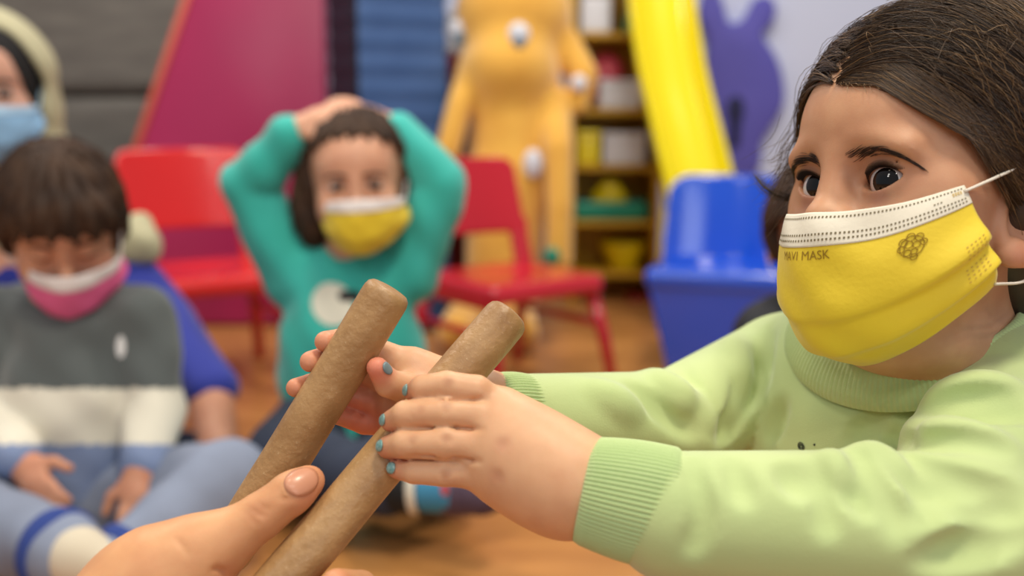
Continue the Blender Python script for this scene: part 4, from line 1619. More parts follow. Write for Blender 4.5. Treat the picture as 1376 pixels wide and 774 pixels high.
tb.chain([thip + CX * 0.05, tKL, P(470, 640, 1.40)], [0.055, 0.042, 0.028], 0.02)
v, f = tb.mesh(0.0036, smooth=1)
mobj('body', v, f, SK2, teal, col=paint(v, srgb(226, 172, 142), [(TC, 0.16, srgb(222, 168, 138), 1.0)]))
tq = Field()
RT = fwd_frame((0.14, -0.99))
tq.cone(P(474, 392, 1.71), P(470, 575, 1.73), 0.092, 0.112, 0.03)
tq.ell(P(472, 480, 1.70), (0.125, 0.095, 0.14), RT, 0.03)
tq.cone(P(530, 368, 1.70), P(414, 370, 1.70), 0.045, 0.045, 0.04)
tq.chain([P(392, 372, 1.70), tER, tWR + 0.10 * (tER - tWR)], [0.050, 0.047, 0.036], 0.025)
tq.chain([P(550, 370, 1.70), tEL, tWL + 0.10 * (tEL - tWL)], [0.050, 0.047, 0.036], 0.025)
tq.cone(P(474, 330, 1.70), P(474, 352, 1.68), 0.05, 0.044, 0.006, 's')
tq.add(lambda Q: 0.0035 * np.sin(Q[:, 2] * 55 + Q[:, 0] * 50) * np.sin(Q[:, 0] * 38 + 1), P(472, 420, 1.7), 0.5, 'd')
v, f = tq.mesh(0.0045, smooth=1)
tsw = mobj('sweatshirt', v, f, mat('teal_sweatshirt', srgb(62, 192, 182), rough=0.85, sheen=0.3, rgb2=srgb(46, 176, 162), vscale=8), teal)
W_P = mat('white_shirt_print', srgb(226, 222, 206), rough=0.8); K_P = mat('black_shirt_print', srgb(20, 22, 26), rough=0.8)
patch(tq, 449, 408, 30, 30, 'print', W_P, tsw, shape=lambda a: 1.0 - 0.16 * max(0, math.cos(a + 0.5)))
patch(tq, 470, 398, 12, 10, 'print', K_P, tsw, off=0.003, shape=lambda a: 1 + 0.3 * math.cos(2 * a))
tt = Field()
tt.ell(thip, (0.125, 0.10, 0.08), None, 0)
tt.chain([thip - CX * 0.05, tKR, tAR], [0.078, 0.062, 0.044], 0.03)
tt.chain([thip + CX * 0.05, tKL, P(470, 640, 1.40)], [0.078, 0.062, 0.044], 0.03)
tt.box((thip[0], thip[1], -0.2), (1, 1, 0.203), None, 0.002, 0.0, 's')
v, f = tt.mesh(0.005, smooth=1); mobj('trousers', v, f, mat('navy_trousers', srgb(38, 44, 62), rough=0.9, rgb2=srgb(46, 54, 74), vscale=9), teal)
sf = Field(); sf.cone(tAR - CX * 0.01, P(566, 656, 1.37), 0.036, 0.034, 0.0); v, f = sf.mesh(0.004)
mobj('trouser_cuff', v, f, K_P, teal)
mb = MB(); mb.tube([P(553, 656, 1.372), P(559, 656, 1.371), P(565, 656, 1.370)], [0.0345, 0.0365, 0.0345], n=24); o = mb.build('cuff_stripe', W_P, teal)
sf = Field(); sf.cone(P(566, 657, 1.37), P(612, 658, 1.34), 0.031, 0.032, 0.0); v, f = sf.mesh(0.004)
o = mobj('sock', v, f, mat('blue_sock', srgb(66, 142, 184), rough=0.9), teal); o['label'] = 'blue sock with a red mark'
patch(sf, 598, 657, 5, 9, 'sock_mark', mat('red_mark', srgb(196, 70, 70), rough=0.9), o)
sf = Field(); sf.cone(P(612, 658, 1.345), P(646, 662, 1.32), 0.035, 0.030, 0.01); sf.ell(P(655, 664, 1.315), (0.02, 0.02, 0.016), None, 0.02); v, f = sf.mesh(0.004)
o = mobj('shoe', v, f, mat('plum_shoe', srgb(72, 58, 78), rough=0.9, rgb2=srgb(96, 78, 96), vscale=120), teal)
cap_of_hair(TC, TR, TS, 0.012, 0.070, 0.02, extra=(((0.070, -0.015, -0.035), (0.028, 0.032, 0.062)), ((-0.072, -0.015, -0.03), (0.030, 0.034, 0.066))), m=DARKHAIR, parent=teal, rough=0.006)
plain_mask(TC, TR, TS, teal, M_YEL, M_WB, 0.15, 'yellow face mask')
plain_eyes(TC, TR, TS, teal, gaze=(0.1, 1, 0.05))

# ------------------------------------------------------------ woman in a beige headscarf
wom = new_root('person', 'woman in beige headscarf, blue top and pale blue mask, leaning on one arm', 'person', tuple(P(40, 640, 1.95) * np.array([1, 1, 0])))
WC = P(-16, 122, 1.82); WR_ = rot(math.radians(-22), math.radians(-4), math.radians(0)); WS = 1.20
wf = Field()
wn = P(15, 275, 1.90)
plain_head(wf, WC, WR_, WS, wn)
wSL, wEL, wWL = P(140, 350, 1.95), P(218, 440, 1.90), P(282, 525, 1.78)
wSR, wER, wWR = P(-120, 350, 1.92), P(-160, 480, 1.88), P(-70, 560, 1.70)
whip = P(30, 620, 2.0)
wf.cone(wn, whip, 0.10, 0.13, 0.03)
wf.cone(wSL, wSR, 0.05, 0.05, 0.03)
wf.chain([wSL, wEL, wWL, P(294, 600, 1.70)], [0.05, 0.044, 0.042, 0.032], 0.02)
wf.chain([wSR, wER, wWR], [0.05, 0.042, 0.030], 0.02)
plain_hand(wf, P(294, 604, 1.70), P(300, 690, 1.62) - P(294, 604, 1.70), -CF + CU * 0.2, 1.45, 0.3, thumb=-1)
plain_hand(wf, wWR, P(-20, 600, 1.62) - wWR, -CU, 1.45, 0.4, thumb=1)
v, f = wf.mesh(0.0045, smooth=1)
mobj('body', v, f, SK2, wom, col=paint(v, srgb(222, 170, 146), [(WC, 0.2, srgb(226, 178, 158), 1.0), (wWL, 0.2, srgb(206, 144, 112), 0.9)]))
wl_ = lambda *q: WC + WR_ @ (np.array(q) * WS)
us = Field()
us.ell(wl_(0, -0.012, 0.028), np.array([0.080, 0.096, 0.090]) * WS, WR_, 0)
us.ell(wl_(0, 0.075, -0.030), np.array([0.060, 0.085, 0.090]) * WS, WR_, 0.006, 's')
us.ell(wl_(0, 0.02, -0.10), np.array([0.07, 0.09, 0.06]) * WS, WR_, 0.01, 's')
v, f = us.mesh(0.004); o = mobj('underscarf', v, f, mat('black_jersey', srgb(24, 22, 24), rough=0.9), wom); o['label'] = 'black underscarf'
hs = Field()
hs.ell(wl_(0, -0.022, 0.022), np.array([0.097, 0.108, 0.106]) * WS, WR_, 0)
hs.cone(wl_(0, -0.03, -0.02), P(20, 285, 1.92), 0.112, 0.135, 0.04)
hs.cone(P(90, 300, 1.90), P(188, 330, 1.90), 0.07, 0.035, 0.04)
hs.cone(P(190, 300, 1.93), P(206, 345, 1.90), 0.020, 0.012, 0.02)
hs.ell(wl_(0, 0.090, -0.010), np.array([0.088, 0.128, 0.117]) * WS, WR_, 0.01, 's')
hs.ell(wl_(0, -0.012, 0.018), np.array([0.0815, 0.0975, 0.096]) * WS, WR_, 0.006, 's')
hs.add(lambda Q: 0.003 * np.sin(Q[:, 2] * 70 + Q[:, 0] * 60), WC, 0.6, 'd')
v, f = hs.mesh(0.0045); o = mobj('headscarf', v, f, mat('beige_scarf', srgb(182, 176, 144), rough=0.9, bump=0.2, bscale=200), wom); o['label'] = 'beige headscarf'
wq = Field()
wq.cone(P(20, 360, 1.95), P(30, 620, 2.0), 0.135, 0.155, 0.03)
wq.cone(P(130, 355, 1.95), P(-100, 355, 1.93), 0.07, 0.07, 0.05)
wq.chain([wSL, wEL, wWL], [0.070, 0.066, 0.050], 0.03)
wq.chain([wSR, wER, wWR], [0.070, 0.062, 0.045], 0.03)
wq.add(lambda Q: 0.004 * np.sin(Q[:, 2] * 50 + Q[:, 0] * 50) * np.sin(Q[:, 0] * 30), P(100, 450, 1.9), 0.7, 'd')
v, f = wq.mesh(0.005); mobj('blouse', v, f, mat('royal_blue_blouse', srgb(34, 48, 150), rough=0.8, sheen=0.2), wom)
wt = Field()
wt.ell(whip, (0.19, 0.15, 0.12), None, 0)
wt.chain([whip + CX * 0.08, P(290, 640, 1.86), P(240, 690, 1.62)], [0.10, 0.075, 0.05], 0.03)
wt.chain([whip - CX * 0.08, P(-160, 640, 1.70), P(60, 700, 1.62)], [0.10, 0.075, 0.05], 0.03)
wt.box((whip[0], whip[1], -0.2), (1.5, 1.5, 0.204), None, 0.002, 0.0, 's')
v, f = wt.mesh(0.006); mobj('trousers', v, f, mat('slate_trousers', srgb(70, 78, 96), rough=0.9), wom)
plain_mask(WC, WR_, WS, wom, mat('light_blue_mask', srgb(146, 190, 230), rough=0.75), mat('pale_blue_band', srgb(176, 208, 236), rough=0.8), 0.10, 'light blue surgical mask')
plain_eyes(WC, WR_, WS, wom, gaze=(0.2, 1, -0.1))

# ------------------------------------------------------------ child half hidden behind the girl in front
oc = new_root('person', 'dark-haired child with white mask and dark jacket, mostly hidden behind the green-clad girl', 'person', tuple(P(1118, 560, 1.36) * np.array([1, 1, 0])))
OC = P(1116, 322, 1.30); OR_ = rot(math.radians(14), math.radians(-4), 0.0); OS = 1.0
of = Field()
on = P(1118, 430, 1.34)
plain_head(of, OC, OR_, OS, on)
ohip = np.array([on[0], on[1] + 0.03, 0.085])
of.cone(on, ohip, 0.055, 0.085, 0.03)
ojf = Field()
oS1, oS2 = P(1030, 452, 1.34), P(1208, 452, 1.36)
of.cone(oS1, oS2, 0.032, 0.032, 0.02)
for sgn, sh in ((-1, oS1), (1, oS2)):
    e = sh + np.array([sgn * 0.02, -0.06, -0.14]); w = e + np.array([-sgn * 0.05, -0.12, -0.06])
    of.chain([sh, e, w], [0.032, 0.027, 0.02], 0.02)
    plain_hand(of, w, np.array([-sgn * 0.4, -1, -0.3]), np.array([0, 0, -1.0]), 1.05, 0.5, thumb=sgn)
    ojf.chain([sh, e, w + 0.1 * (e - w)], [0.046, 0.043, 0.034], 0.02)
    k = ohip + np.array([sgn * 0.20, -0.16, -0.01]); a = ohip + np.array([-sgn * 0.03, -0.26, -0.045])
    of.chain([ohip + np.array([sgn * 0.05, 0, 0]), k, a], [0.055, 0.042, 0.028], 0.02)
v, f = of.mesh(0.0036)
mobj('body', v, f, SK2, oc, col=paint(v, srgb(214, 160, 132), [(P(1050, 345, 1.3), 0.06, srgb(206, 136, 108), 0.8)]))
ojf.cone(P(1118, 462, 1.35), ohip + np.array([0, 0, 0.03]), 0.088, 0.105, 0.03)
ojf.cone(P(1180, 446, 1.35), P(1060, 446, 1.34), 0.046, 0.046, 0.03)
ojf.cone(P(1118, 405, 1.33), P(1118, 432, 1.33), 0.05, 0.044, 0.006, 's')
v, f = ojf.mesh(0.005); mobj('jacket', v, f, mat('black_jacket', srgb(30, 31, 38), rough=0.7), oc)
otf = Field(); otf.ell(ohip, (0.12, 0.10, 0.08), None, 0)
for sgn in (-1, 1):
    k = ohip + np.array([sgn * 0.20, -0.16, -0.01]); a = ohip + np.array([-sgn * 0.03, -0.26, -0.045])
    otf.chain([ohip + np.array([sgn * 0.05, 0, 0]), k, a], [0.075, 0.058, 0.040], 0.03)
otf.box((ohip[0], ohip[1], -0.2), (1, 1, 0.203), None, 0.002, 0.0, 's')
v, f = otf.mesh(0.006); mobj('trousers', v, f, mat('dark_trousers', srgb(44, 48, 60), rough=0.9), oc)
cap_of_hair(OC, OR_, OS, 0.013, 0.045, 0.02, extra=(((-0.062, 0.004, 0.012), (0.022, 0.034, 0.042)), ((0.062, 0.004, 0.012), (0.022, 0.034, 0.042))), m=DARKHAIR, parent=oc)
plain_mask(OC, OR_, OS, oc, mat('white_mask', srgb(226, 216, 208), rough=0.8), M_WB, 0.15, 'white face mask')
plain_eyes(OC, OR_, OS, oc)
# ------------------------------------------------------------ children's chairs
def kid_chair(px, py, d, zs, fwd, m, label, scale=1.0):
    """moulded chair: curved back with a slot under it, dished seat, four splayed legs"""
    seat_c = P(px, py, d)
    R = fwd_frame(fwd)
    base = np.array([seat_c[0], seat_c[1], 0.0])
    root = new_root('plastic_chair', label, 'chair', tuple(base), group="red children's chairs")
    T = lambda x, y, z: base + R @ (np.array([x, y, z]) * scale)
    W, D, Z = 0.155, 0.15, zs / scale
    sf = Field()
    G = []
    sf.box(T(0, 0, Z), np.array([W, D, 0.016]) * scale, R, 0.013 * scale)
    sf.ell(T(0, -0.01, Z + 0.075), np.array([0.16, 0.15, 0.068]) * scale, R, 0.01, 's')
    sf.cone(T(-W + 0.02, D - 0.008, Z - 0.012), T(W - 0.02, D - 0.008, Z - 0.012), 0.014 * scale, 0.014 * scale, 0.01)
    for s in (-1, 1):
        sf.box(T(s * (W - 0.008), 0, Z - 0.018), np.array([0.010, D - 0.01, 0.020]) * scale, R, 0.008 * scale, 0.006)
    v, f = sf.mesh(0.005, smooth=1); mobj('seat', v, f, m, root)
    bf_ = Field()
    zt, zb = Z + 0.265, Z + 0.085

    def shell(Q):
        q = (Q - base) @ R / scale
        x, y, z = q[:, 0], q[:, 1], q[:, 2]
        yc = -D + 0.005 - 0.24 * (z - Z) + 1.5 * x * x
        t = np.abs(y - yc) - 0.008
        hw = W - 0.004 - 0.03 * (z - Z)
        zz = (z - (zt + zb) / 2); hh = (zt - zb) / 2
        qx = np.abs(x) - (hw - 0.03); qz = np.abs(zz) - (hh - 0.03)
        pan = np.sqrt(np.maximum(qx, 0) ** 2 + np.maximum(qz, 0) ** 2) + np.minimum(np.maximum(qx, qz), 0) - 0.03
        post = np.maximum(np.abs(np.abs(x) - (W - 0.022)) - 0.020, np.maximum(z - (zb + 0.04), Z - 0.02 - z))
        return np.maximum(t, np.minimum(pan, post)) * 0.8 * scale
    bf_.add(shell, T(0, -D, Z + 0.14), 0.26 * scale)
    v, f = bf_.mesh(0.005, smooth=2); mobj('backrest', v, f, m, root)
    for sx in (-1, 1):
        for sy in (-1, 1):
            mb = MB()
            mb.tube([T(sx * (W - 0.02), sy * (D - 0.03), Z - 0.01), T(sx * (W - 0.006), sy * (D + 0.005), Z * 0.5), T(sx * (W + 0.006), sy * (D + 0.03), 0.0)], np.array([0.016, 0.014, 0.012]) * scale, n=14)
            mb.build('leg', m, root)
        mb = MB()
        mb.tube([T(sx * (W - 0.012), -(D - 0.01), Z * 0.62), T(sx * (W - 0.012), (D - 0.01), Z * 0.62)], 0.009 * scale, n=10)
        mb.build('side_rail', m, root)
    return root


RED = mat('red_plastic', srgb(196, 28, 46), rough=0.22, coat=0.4, rgb2=srgb(184, 24, 42), vscale=3)
kid_chair(684, 376, 2.24, 0.25, (0.60, -0.80), RED, 'red plastic chair with a slot in the backrest, before the yellow plush animal')
kid_chair(276, 378, 2.28, 0.255, (0.50, -0.86), mat('bright_red_plastic', srgb(214, 34, 34), rough=0.2, coat=0.4), 'bright red plastic chair behind the boy, below the magenta slope', 1.06)

# blue one-piece chair
bb = P(966, 400, 2.46); bb = np.array([bb[0], bb[1], 0.0])
RB = fwd_frame((-0.30, -0.95))
blue = new_root('plastic_chair', 'glossy blue one-piece moulded chair with closed base, at the foot of the slide', 'chair', tuple(bb))
BLUE = mat('blue_plastic', srgb(20, 82, 214), rough=0.12, coat=0.8, rgb2=srgb(16, 74, 200), vscale=3)
TB = lambda x, y, z: bb + RB @ np.array([x, y, z])
f1 = Field()


def blue_back(Q):
    q = (Q - bb) @ RB
    x, y, z = q[:, 0], q[:, 1], q[:, 2]
    yc = -0.145 - 0.20 * (z - 0.25) + 1.7 * x * x
    hw = 0.158 - 0.06 * np.maximum(z - 0.30, 0)
    qx = np.abs(x) - (hw - 0.05); qz = np.abs(z - 0.335) - (0.128 - 0.05)
    pan = np.sqrt(np.maximum(qx, 0) ** 2 + np.maximum(qz, 0) ** 2) + np.minimum(np.maximum(qx, qz), 0) - 0.05
    return np.maximum(np.abs(y - yc) - 0.012, pan) * 0.8


f1.add(blue_back, TB(0, -0.14, 0.33), 0.25)
v, f = f1.mesh(0.005, smooth=3); mobj('backrest', v, f, BLUE, blue)
f1 = Field()
f1.box(TB(0, 0, 0.232), (0.164, 0.15, 0.026), RB, 0.022)
f1.ell(TB(0, 0.0, 0.325), (0.15, 0.13, 0.082), RB, 0.012, 's')
v, f = f1.mesh(0.005, smooth=2); mobj('seat', v, f, BLUE, blue)


def blue_base(Q):
    q = (Q - bb) @ RB
    x, y, z = q[:, 0], q[:, 1], q[:, 2]
    k = 0.158 - 0.22 * (0.23 - z)
    ky = 0.140 - 0.12 * (0.23 - z)
    out = np.maximum(np.abs(x) - k, np.abs(y) - ky)
    inn = np.maximum(np.abs(x) - (k - 0.014), np.maximum(y - (ky - 0.014), -ky - 0.02 - y))
    cut = np.sqrt((x / 0.085) ** 2 + ((z - 0.04) / 0.10) ** 2) - 1
    d = np.maximum(out, -np.maximum(inn, z - 0.215))
    return np.maximum(d, np.maximum(z - 0.235, -z)) * 0.85


f1 = Field(); f1.add(blue_base, TB(0, 0, 0.12), 0.27)
v, f = f1.mesh(0.005, smooth=2); mobj('base', v, f, BLUE, blue)

# ------------------------------------------------------------ tall padded things on the left
m_ = MB()
D1 = 2.95
ptsM = [(100, 449), (195, 205), (262, 30), (305, -90), (443, -90), (443, 449)]
o3 = P(443, 449, D1); o3[2] = 0.004
sc = D1 / FPX
out = [((x - 443) * sc * 1.0, (449 - y) * sc * 1.02) for x, y in ptsM]
lean = unit(np.array([0, 0.10, 1.0]))
V, F = extrude_outline(out, (o3, CX, lean, np.array([0, 1.0, -0.10])), 0.07, 0.012)
slope = new_root('play_slope', 'magenta padded play panel with a sloping left edge', 'play panel', tuple(o3))
m_ = MB(); m_.put(V, F); m_.build('panel', mat('magenta_vinyl', srgb(172, 38, 90), rough=0.35, rgb2=srgb(160, 34, 84), vscale=2), slope)
m_ = MB()
e0 = o3 + CX * out[1][0] + lean * out[1][1]; e1 = o3 + CX * out[3][0] + lean * out[3][1]; e00 = o3 + CX * out[0][0] + lean * out[0][1]
m_.tube([e00 + CU * 0.01, e0, e1], 0.012, n=12)
o = m_.build('piping', mat('coral_piping', srgb(196, 84, 66), rough=0.6), slope); o['label'] = 'coral edge piping'

bx = P(528, 449, 2.95); bx[2] = 0.0
RBX = fwd_frame((0.46, -0.89))
colm = new_root('gym_mat', 'tall standing gym mat, blue on its front and navy on its side', 'gym mat', tuple(bx))
f1 = Field()
f1.box(bx + np.array([0, 0, 0.70]), (0.135, 0.13, 0.70), RBX, 0.02)
f1.add(lambda Q: 0.004 * np.cos(Q[:, 2] * 2 * math.pi / 0.13) ** 8, bx + np.array([0, 0, 0.7]), 1.0, 'd')
v, f = f1.mesh(0.007, smooth=1)
nrm = np.cross(v[f[:, 1]] - v[f[:, 0]], v[f[:, 2]] - v[f[:, 0]]); nrm /= np.linalg.norm(nrm, axis=1)[:, None] + 1e-9
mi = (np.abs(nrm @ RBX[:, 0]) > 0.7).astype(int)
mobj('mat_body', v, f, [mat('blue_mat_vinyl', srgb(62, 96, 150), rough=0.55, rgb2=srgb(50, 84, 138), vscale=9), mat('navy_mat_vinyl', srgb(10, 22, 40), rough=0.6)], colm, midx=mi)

# grey sofa
so = np.array([P(60, 300, 3.4)[0], 3.46, 0.0])
RS = fwd_frame((0.0, -1.0))
sofa = new_root('sofa', 'grey upholstered sofa behind the woman', 'sofa', tuple(so))
GREY = mat('grey_upholstery', srgb(118, 114, 108), rough=0.9, rgb2=srgb(98, 94, 90), vscale=5, stretch=(1, 1, 6), bump=0.3, bscale=160)
TS_ = lambda x, y, z: so + RS @ np.array([x, y, z])
for nm, c_, h, r in (('base', (0, 0.04, 0.16), (0.70, 0.26, 0.13), 0.03), ('back', (0, -0.17, 0.55), (0.70, 0.05, 0.52), 0.03), ('seat_cushion', (0, 0.09, 0.36), (0.68, 0.22, 0.085), 0.05),
                     ('back_cushion', (0, -0.05, 0.555), (0.68, 0.075, 0.125), 0.05), ('back_cushion', (0, -0.06, 0.90), (0.68, 0.085, 0.215), 0.055)):
    f1 = Field(); f1.box(TS_(*c_), h, RS, r); v, f = f1.mesh(0.012, smooth=2); mobj(nm, v, f, GREY, sofa)
for sx in (-1, 1):
    f1 = Field(); f1.box(TS_(sx * 0.755, 0.03, 0.33), (0.06, 0.27, 0.29), RS, 0.05); v, f = f1.mesh(0.012, smooth=1); mobj('armrest', v, f, GREY, sofa)
    for sy in (-0.15, 0.22):
        mb = MB(); mb.tube([TS_(sx * 0.64, sy, 0.04), TS_(sx * 0.64, sy, 0.0)], [0.025, 0.018], n=12); mb.build('leg', mat('dark_wood_leg', srgb(50, 38, 30), rough=0.5), sofa)

# ------------------------------------------------------------ open shelf with toys
DS = 3.27
sh0 = P(822, 300, DS); xs0, xs1 = P(768, 300, DS)[0], P(882, 300, DS)[0]
yF = sh0[1]; SD = 0.24
OCH = mat('ochre_wood', srgb(206, 160, 34), rough=0.5, rgb2=srgb(186, 142, 26), vscale=4, stretch=(1, 1, 6))
shelf = new_root('open_shelf', 'ochre open shelf unit beside the yellow slide, holding toys', 'shelf', ((xs0 + xs1) / 2, yF, 0))
lev = [zat(430, DS) + 0.02, zat(368, DS), zat(297, DS), zat(222, DS), zat(147, DS), zat(47, DS)]
ZT = 1.16
for x in (xs0, xs1):
    mb = MB(); mb.box((x, yF + SD / 2, ZT / 2), (0.018, SD, ZT), bev=0.003); mb.build('side_panel', OCH, shelf)
mb = MB(); mb.box(((xs0 + xs1) / 2, yF + SD - 0.006, ZT / 2), (xs1 - xs0 - 0.018, 0.012, ZT), bev=0.002); mb.build('back_panel', OCH, shelf)
for z in lev + [ZT]:
    mb = MB(); mb.box(((xs0 + xs1) / 2, yF + SD / 2, z - 0.009), (xs1 - xs0 - 0.018, SD - 0.014, 0.018), bev=0.003); mb.build('shelf_board', OCH, shelf)


def toy_box(x0, x1, y0, lv, dep, m, name, label, cat, off=0.02):
    """lidded box resting on a shelf board, between picture columns x0..x1, its top at picture row y0"""
    a, b = P(x0, 300, DS + off)[0], P(x1, 300, DS + off)[0]
    zb = lev[lv]; zt = zat(y0, DS + off)
    c = np.array([(a + b) / 2, yF + off + dep / 2, zb])
    r = new_root(name, label, cat, tuple(c))
    f1 = Field(); f1.box(c + np.array([0, 0, (zt - zb) * 0.40 + 0.0005]), ((b - a) / 2 - 0.003, dep / 2 - 0.003, (zt - zb) * 0.40), None, 0.008); v, f = f1.mesh(0.004); mobj('body', v, f, m, r)
    f1 = Field(); f1.box(c + np.array([0, 0, (zt - zb) * 0.90]), ((b - a) / 2, dep / 2, (zt - zb) * 0.10), None, 0.006); v, f = f1.mesh(0.004); mobj('lid', v, f, m, r)
    return r


def toy_lathe(px, lv, prof, m, name, label, cat, off=0.09):
    c = np.array([P(px, 300, DS + off)[0], yF + off, lev[lv] + 0.001])
    r = new_root(name, label, cat, tuple(c))
    G = np.array([[c + np.array([rr * math.cos(a), rr * math.sin(a), z]) for a in np.linspace(0, 2 * math.pi, 32, endpoint=False)] for rr, z in prof])
    mb = MB(); mb.grid(G[:, ::-1], closed_u=True); o = mb.build('body', m, r)
    return r


YEL = mat('yellow_toy_plastic', srgb(226, 206, 20), rough=0.35)
WHI = mat('white_toy_plastic', srgb(214, 216, 226), rough=0.4)
TEA = mat('teal_toy_plastic', srgb(18, 136, 110), rough=0.4)
PIN = mat('pink_toy_plastic', srgb(222, 84, 110), rough=0.4)
GRN = mat('green_toy_plastic', srgb(26, 128, 92), rough=0.4)
REDT = mat('dark_red_plastic', srgb(150, 26, 30), rough=0.4)
toy_box(774, 806, 176, 3, 0.14, YEL, 'toy_box', 'small yellow toy box on the shelf, left of a white one', 'box')
toy_box(808, 866, 178, 3, 0.14, WHI, 'toy_box', 'white toy box on the shelf, right of a small yellow one', 'box')
# tray with a raised rim
a, b = P(773, 300, DS)[0], P(871, 300, DS)[0]
c = np.array([(a + b) / 2, yF + 0.10, lev[2]])
tray = new_root('tray', 'teal green tray on the middle shelf', 'tray', tuple(c))
f1 = Field(); f1.box(c + np.array([0, 0, 0.032]), ((b - a) / 2, 0.085, 0.031), None, 0.01); f1.box(c + np.array([0, 0, 0.06]), ((b - a) / 2 - 0.008, 0.077, 0.045), None, 0.008, 0.002, 's')
v, f = f1.mesh(0.004); mobj('body', v, f, TEA, tray)
for s in (-1, 1):
    mb = MB(); mb.tube([c + np.array([s * (b - a) / 2 * 0.98, q, 0.045 + 0.010 * math.cos(q * 40)]) for q in np.linspace(-0.035, 0.035, 7)], 0.005, n=8); mb.build('handle', TEA, tray)
c2 = c + np.array([0, 0, 0.0165])
toy = new_root('toy_boat', 'yellow toy lying in the teal tray', 'toy', tuple(c2))
f1 = Field(); f1.ell(c2 + np.array([0, 0, 0.048]), (0.062, 0.045, 0.046), None, 0); f1.ell(c2 + np.array([0.0, -0.01, 0.085]), (0.034, 0.03, 0.03), None, 0.02); v, f = f1.mesh(0.004); mobj('body', v, f, YEL, toy)
toy_lathe(838, 1, [(0.001, 0), (0.042, 0.0), (0.046, 0.012), (0.066, 0.05), (0.080, 0.088), (0.082, 0.092), (0.078, 0.092), (0.062, 0.05), (0.040, 0.014), (0.001, 0.010)], YEL, 'bowl', 'yellow bowl on the second lowest shelf', 'bowl')
toy_box(846, 876, 404, 0, 0.10, REDT, 'toy_box', 'small dark red box on the lowest shelf', 'box')
toy_box(802, 858, 108, 4, 0.075, WHI, 'toy_box', 'white box on the upper shelf, before the pink ball', 'box')
rb = 0.062
cb = np.array([P(812, 300, DS + 0.16)[0], yF + 0.165, lev[4] + 0.103])
pk = new_root('toy_ball', 'pink round toy on the upper shelf, behind a white box', 'toy', tuple(cb - np.array([0, 0, 0.103])))
f1 = Field(); f1.ell(cb, (rb, rb * 0.95, 0.092), None, 0); f1.box(cb - np.array([0, 0, 0.091]), (0.035, 0.035, 0.012), None, 0.01, 0.02); v, f = f1.mesh(0.004); mobj('body', v, f, PIN, pk)
toy_box(776, 818, -10, 5, 0.14, WHI, 'toy_box', 'white box on the top shelf, left of the green cone', 'box')
toy_lathe(850, 5, [(0.001, 0), (0.044, 0), (0.046, 0.01), (0.040, 0.05), (0.028, 0.09), (0.014, 0.13), (0.001, 0.14)], GRN, 'toy_cone', 'green cone on the top shelf', 'toy', off=0.06)

# ------------------------------------------------------------ yellow slide
SL = mat('yellow_slide_plastic', srgb(240, 220, 14), rough=0.18, coat=0.5)
cl = [P(880, -120, 3.10), P(882, -40, 3.07), P(888, 30, 3.04), P(901, 110, 3.00), P(920, 190, 2.94), P(938, 265, 2.88), P(950, 340, 2.82), P(957, 405, 2.76)]
cl[-1][2] = 0.06
path = spline(cl, 8)
slide = new_root('slide', 'yellow plastic slide running down between the shelf and the purple figure', 'slide', (path[-1][0], path[-1][1], 0))
T = np.gradient(path, axis=0)
prof = [(-0.112, 0.060), (-0.104, 0.068), (-0.094, 0.062), (-0.088, 0.020), (-0.070, 0.004), (0, -0.002), (0.070, 0.004), (0.088, 0.020), (0.094, 0.062), (0.104, 0.068), (0.112, 0.060), (0.110, 0.0), (0.08, -0.02), (0, -0.024), (-0.08, -0.02), (-0.110, 0.0)]
G = []
for p, t in zip(path, T):
    t = unit(t); n = unit(np.cross(np.array([1.0, 0, 0]), t)); n = n if n[1] < 0 or n[2] > 0 else -n
    G.append([p + np.array([1.0, 0, 0]) * x * 0.9 + n * y for x, y in prof])
mb = MB(); mb.grid(np.array(G), closed_u=True); nn_ = len(prof)
mb.F.append(tuple(range(nn_))); mb.F.append(tuple((len(path) - 1) * nn_ + i for i in range(nn_))); mb.M += [0, 0]
mb.build('chute', SL, slide)
for i in (40,):
    p = path[i]
    for sx in (-1, 1):
        mb = MB(); mb.tube([p + np.array([sx * 0.08, 0.02, -0.03]), np.array([p[0] + sx * 0.09, p[1] + 0.02, 0.0])], [0.018, 0.02], n=12); mb.build('support_leg', SL, slide)

# ------------------------------------------------------------ purple wall figure
pur = [(935, -4), (931, 25), (940, 48), (944, 66), (941, 100), (945, 140), (955, 180), (968, 215), (985, 237), (1008, 238), (1020, 215), (1019, 192), (1032, 168), (1046, 140), (1044, 108), (1032, 76), (1014, 50), (1026, 36), (1031, 16), (1021, 1), (1004, 3), (996, 19), (986, 33), (970, 34), (963, 14), (954, -6), (944, -12)]
dw = 3.72
of_ = [(P(x, y, dw)[0], P(x, y, dw)[2]) for x, y in pur]
sp = spline([(x, 0, z) for x, z in of_ + of_[:1]], 3)[:-1]
fig = new_root('wall_figure', 'purple bear-eared foam figure on the lavender wall', 'wall decoration', (P(990, 240, dw)[0], 3.75, P(990, 240, dw)[2]))
V, F = extrude_outline([(q[0], q[2]) for q in sp], (np.array([0, 3.75, 0]), [1, 0, 0], [0, 0, 1], [0, -1, 0]), 0.05, 0.012)
mb = MB(); mb.put(V, F); mb.build('silhouette', mat('purple_foam', srgb(98, 94, 190), rough=0.7, rgb2=srgb(88, 84, 178), vscale=5), fig)
kh = [(974, 150), (977, 134), (986, 128), (996, 134), (999, 150), (995, 164), (993, 196), (980, 200), (980, 166)]
V, F = extrude_outline([(P(x, y, dw - .06)[0], P(x, y, dw - .06)[2]) for x, y in kh], (np.array([0, 3.702, 0]), [1, 0, 0], [0, 0, 1], [0, -1, 0]), 0.012, 0.004)
mb = MB(); mb.put(V, F); o = mb.build('mouth', mat('dark_indigo_foam', srgb(24, 26, 74), rough=0.7), fig); o['label'] = 'dark keyhole-shaped mouth'

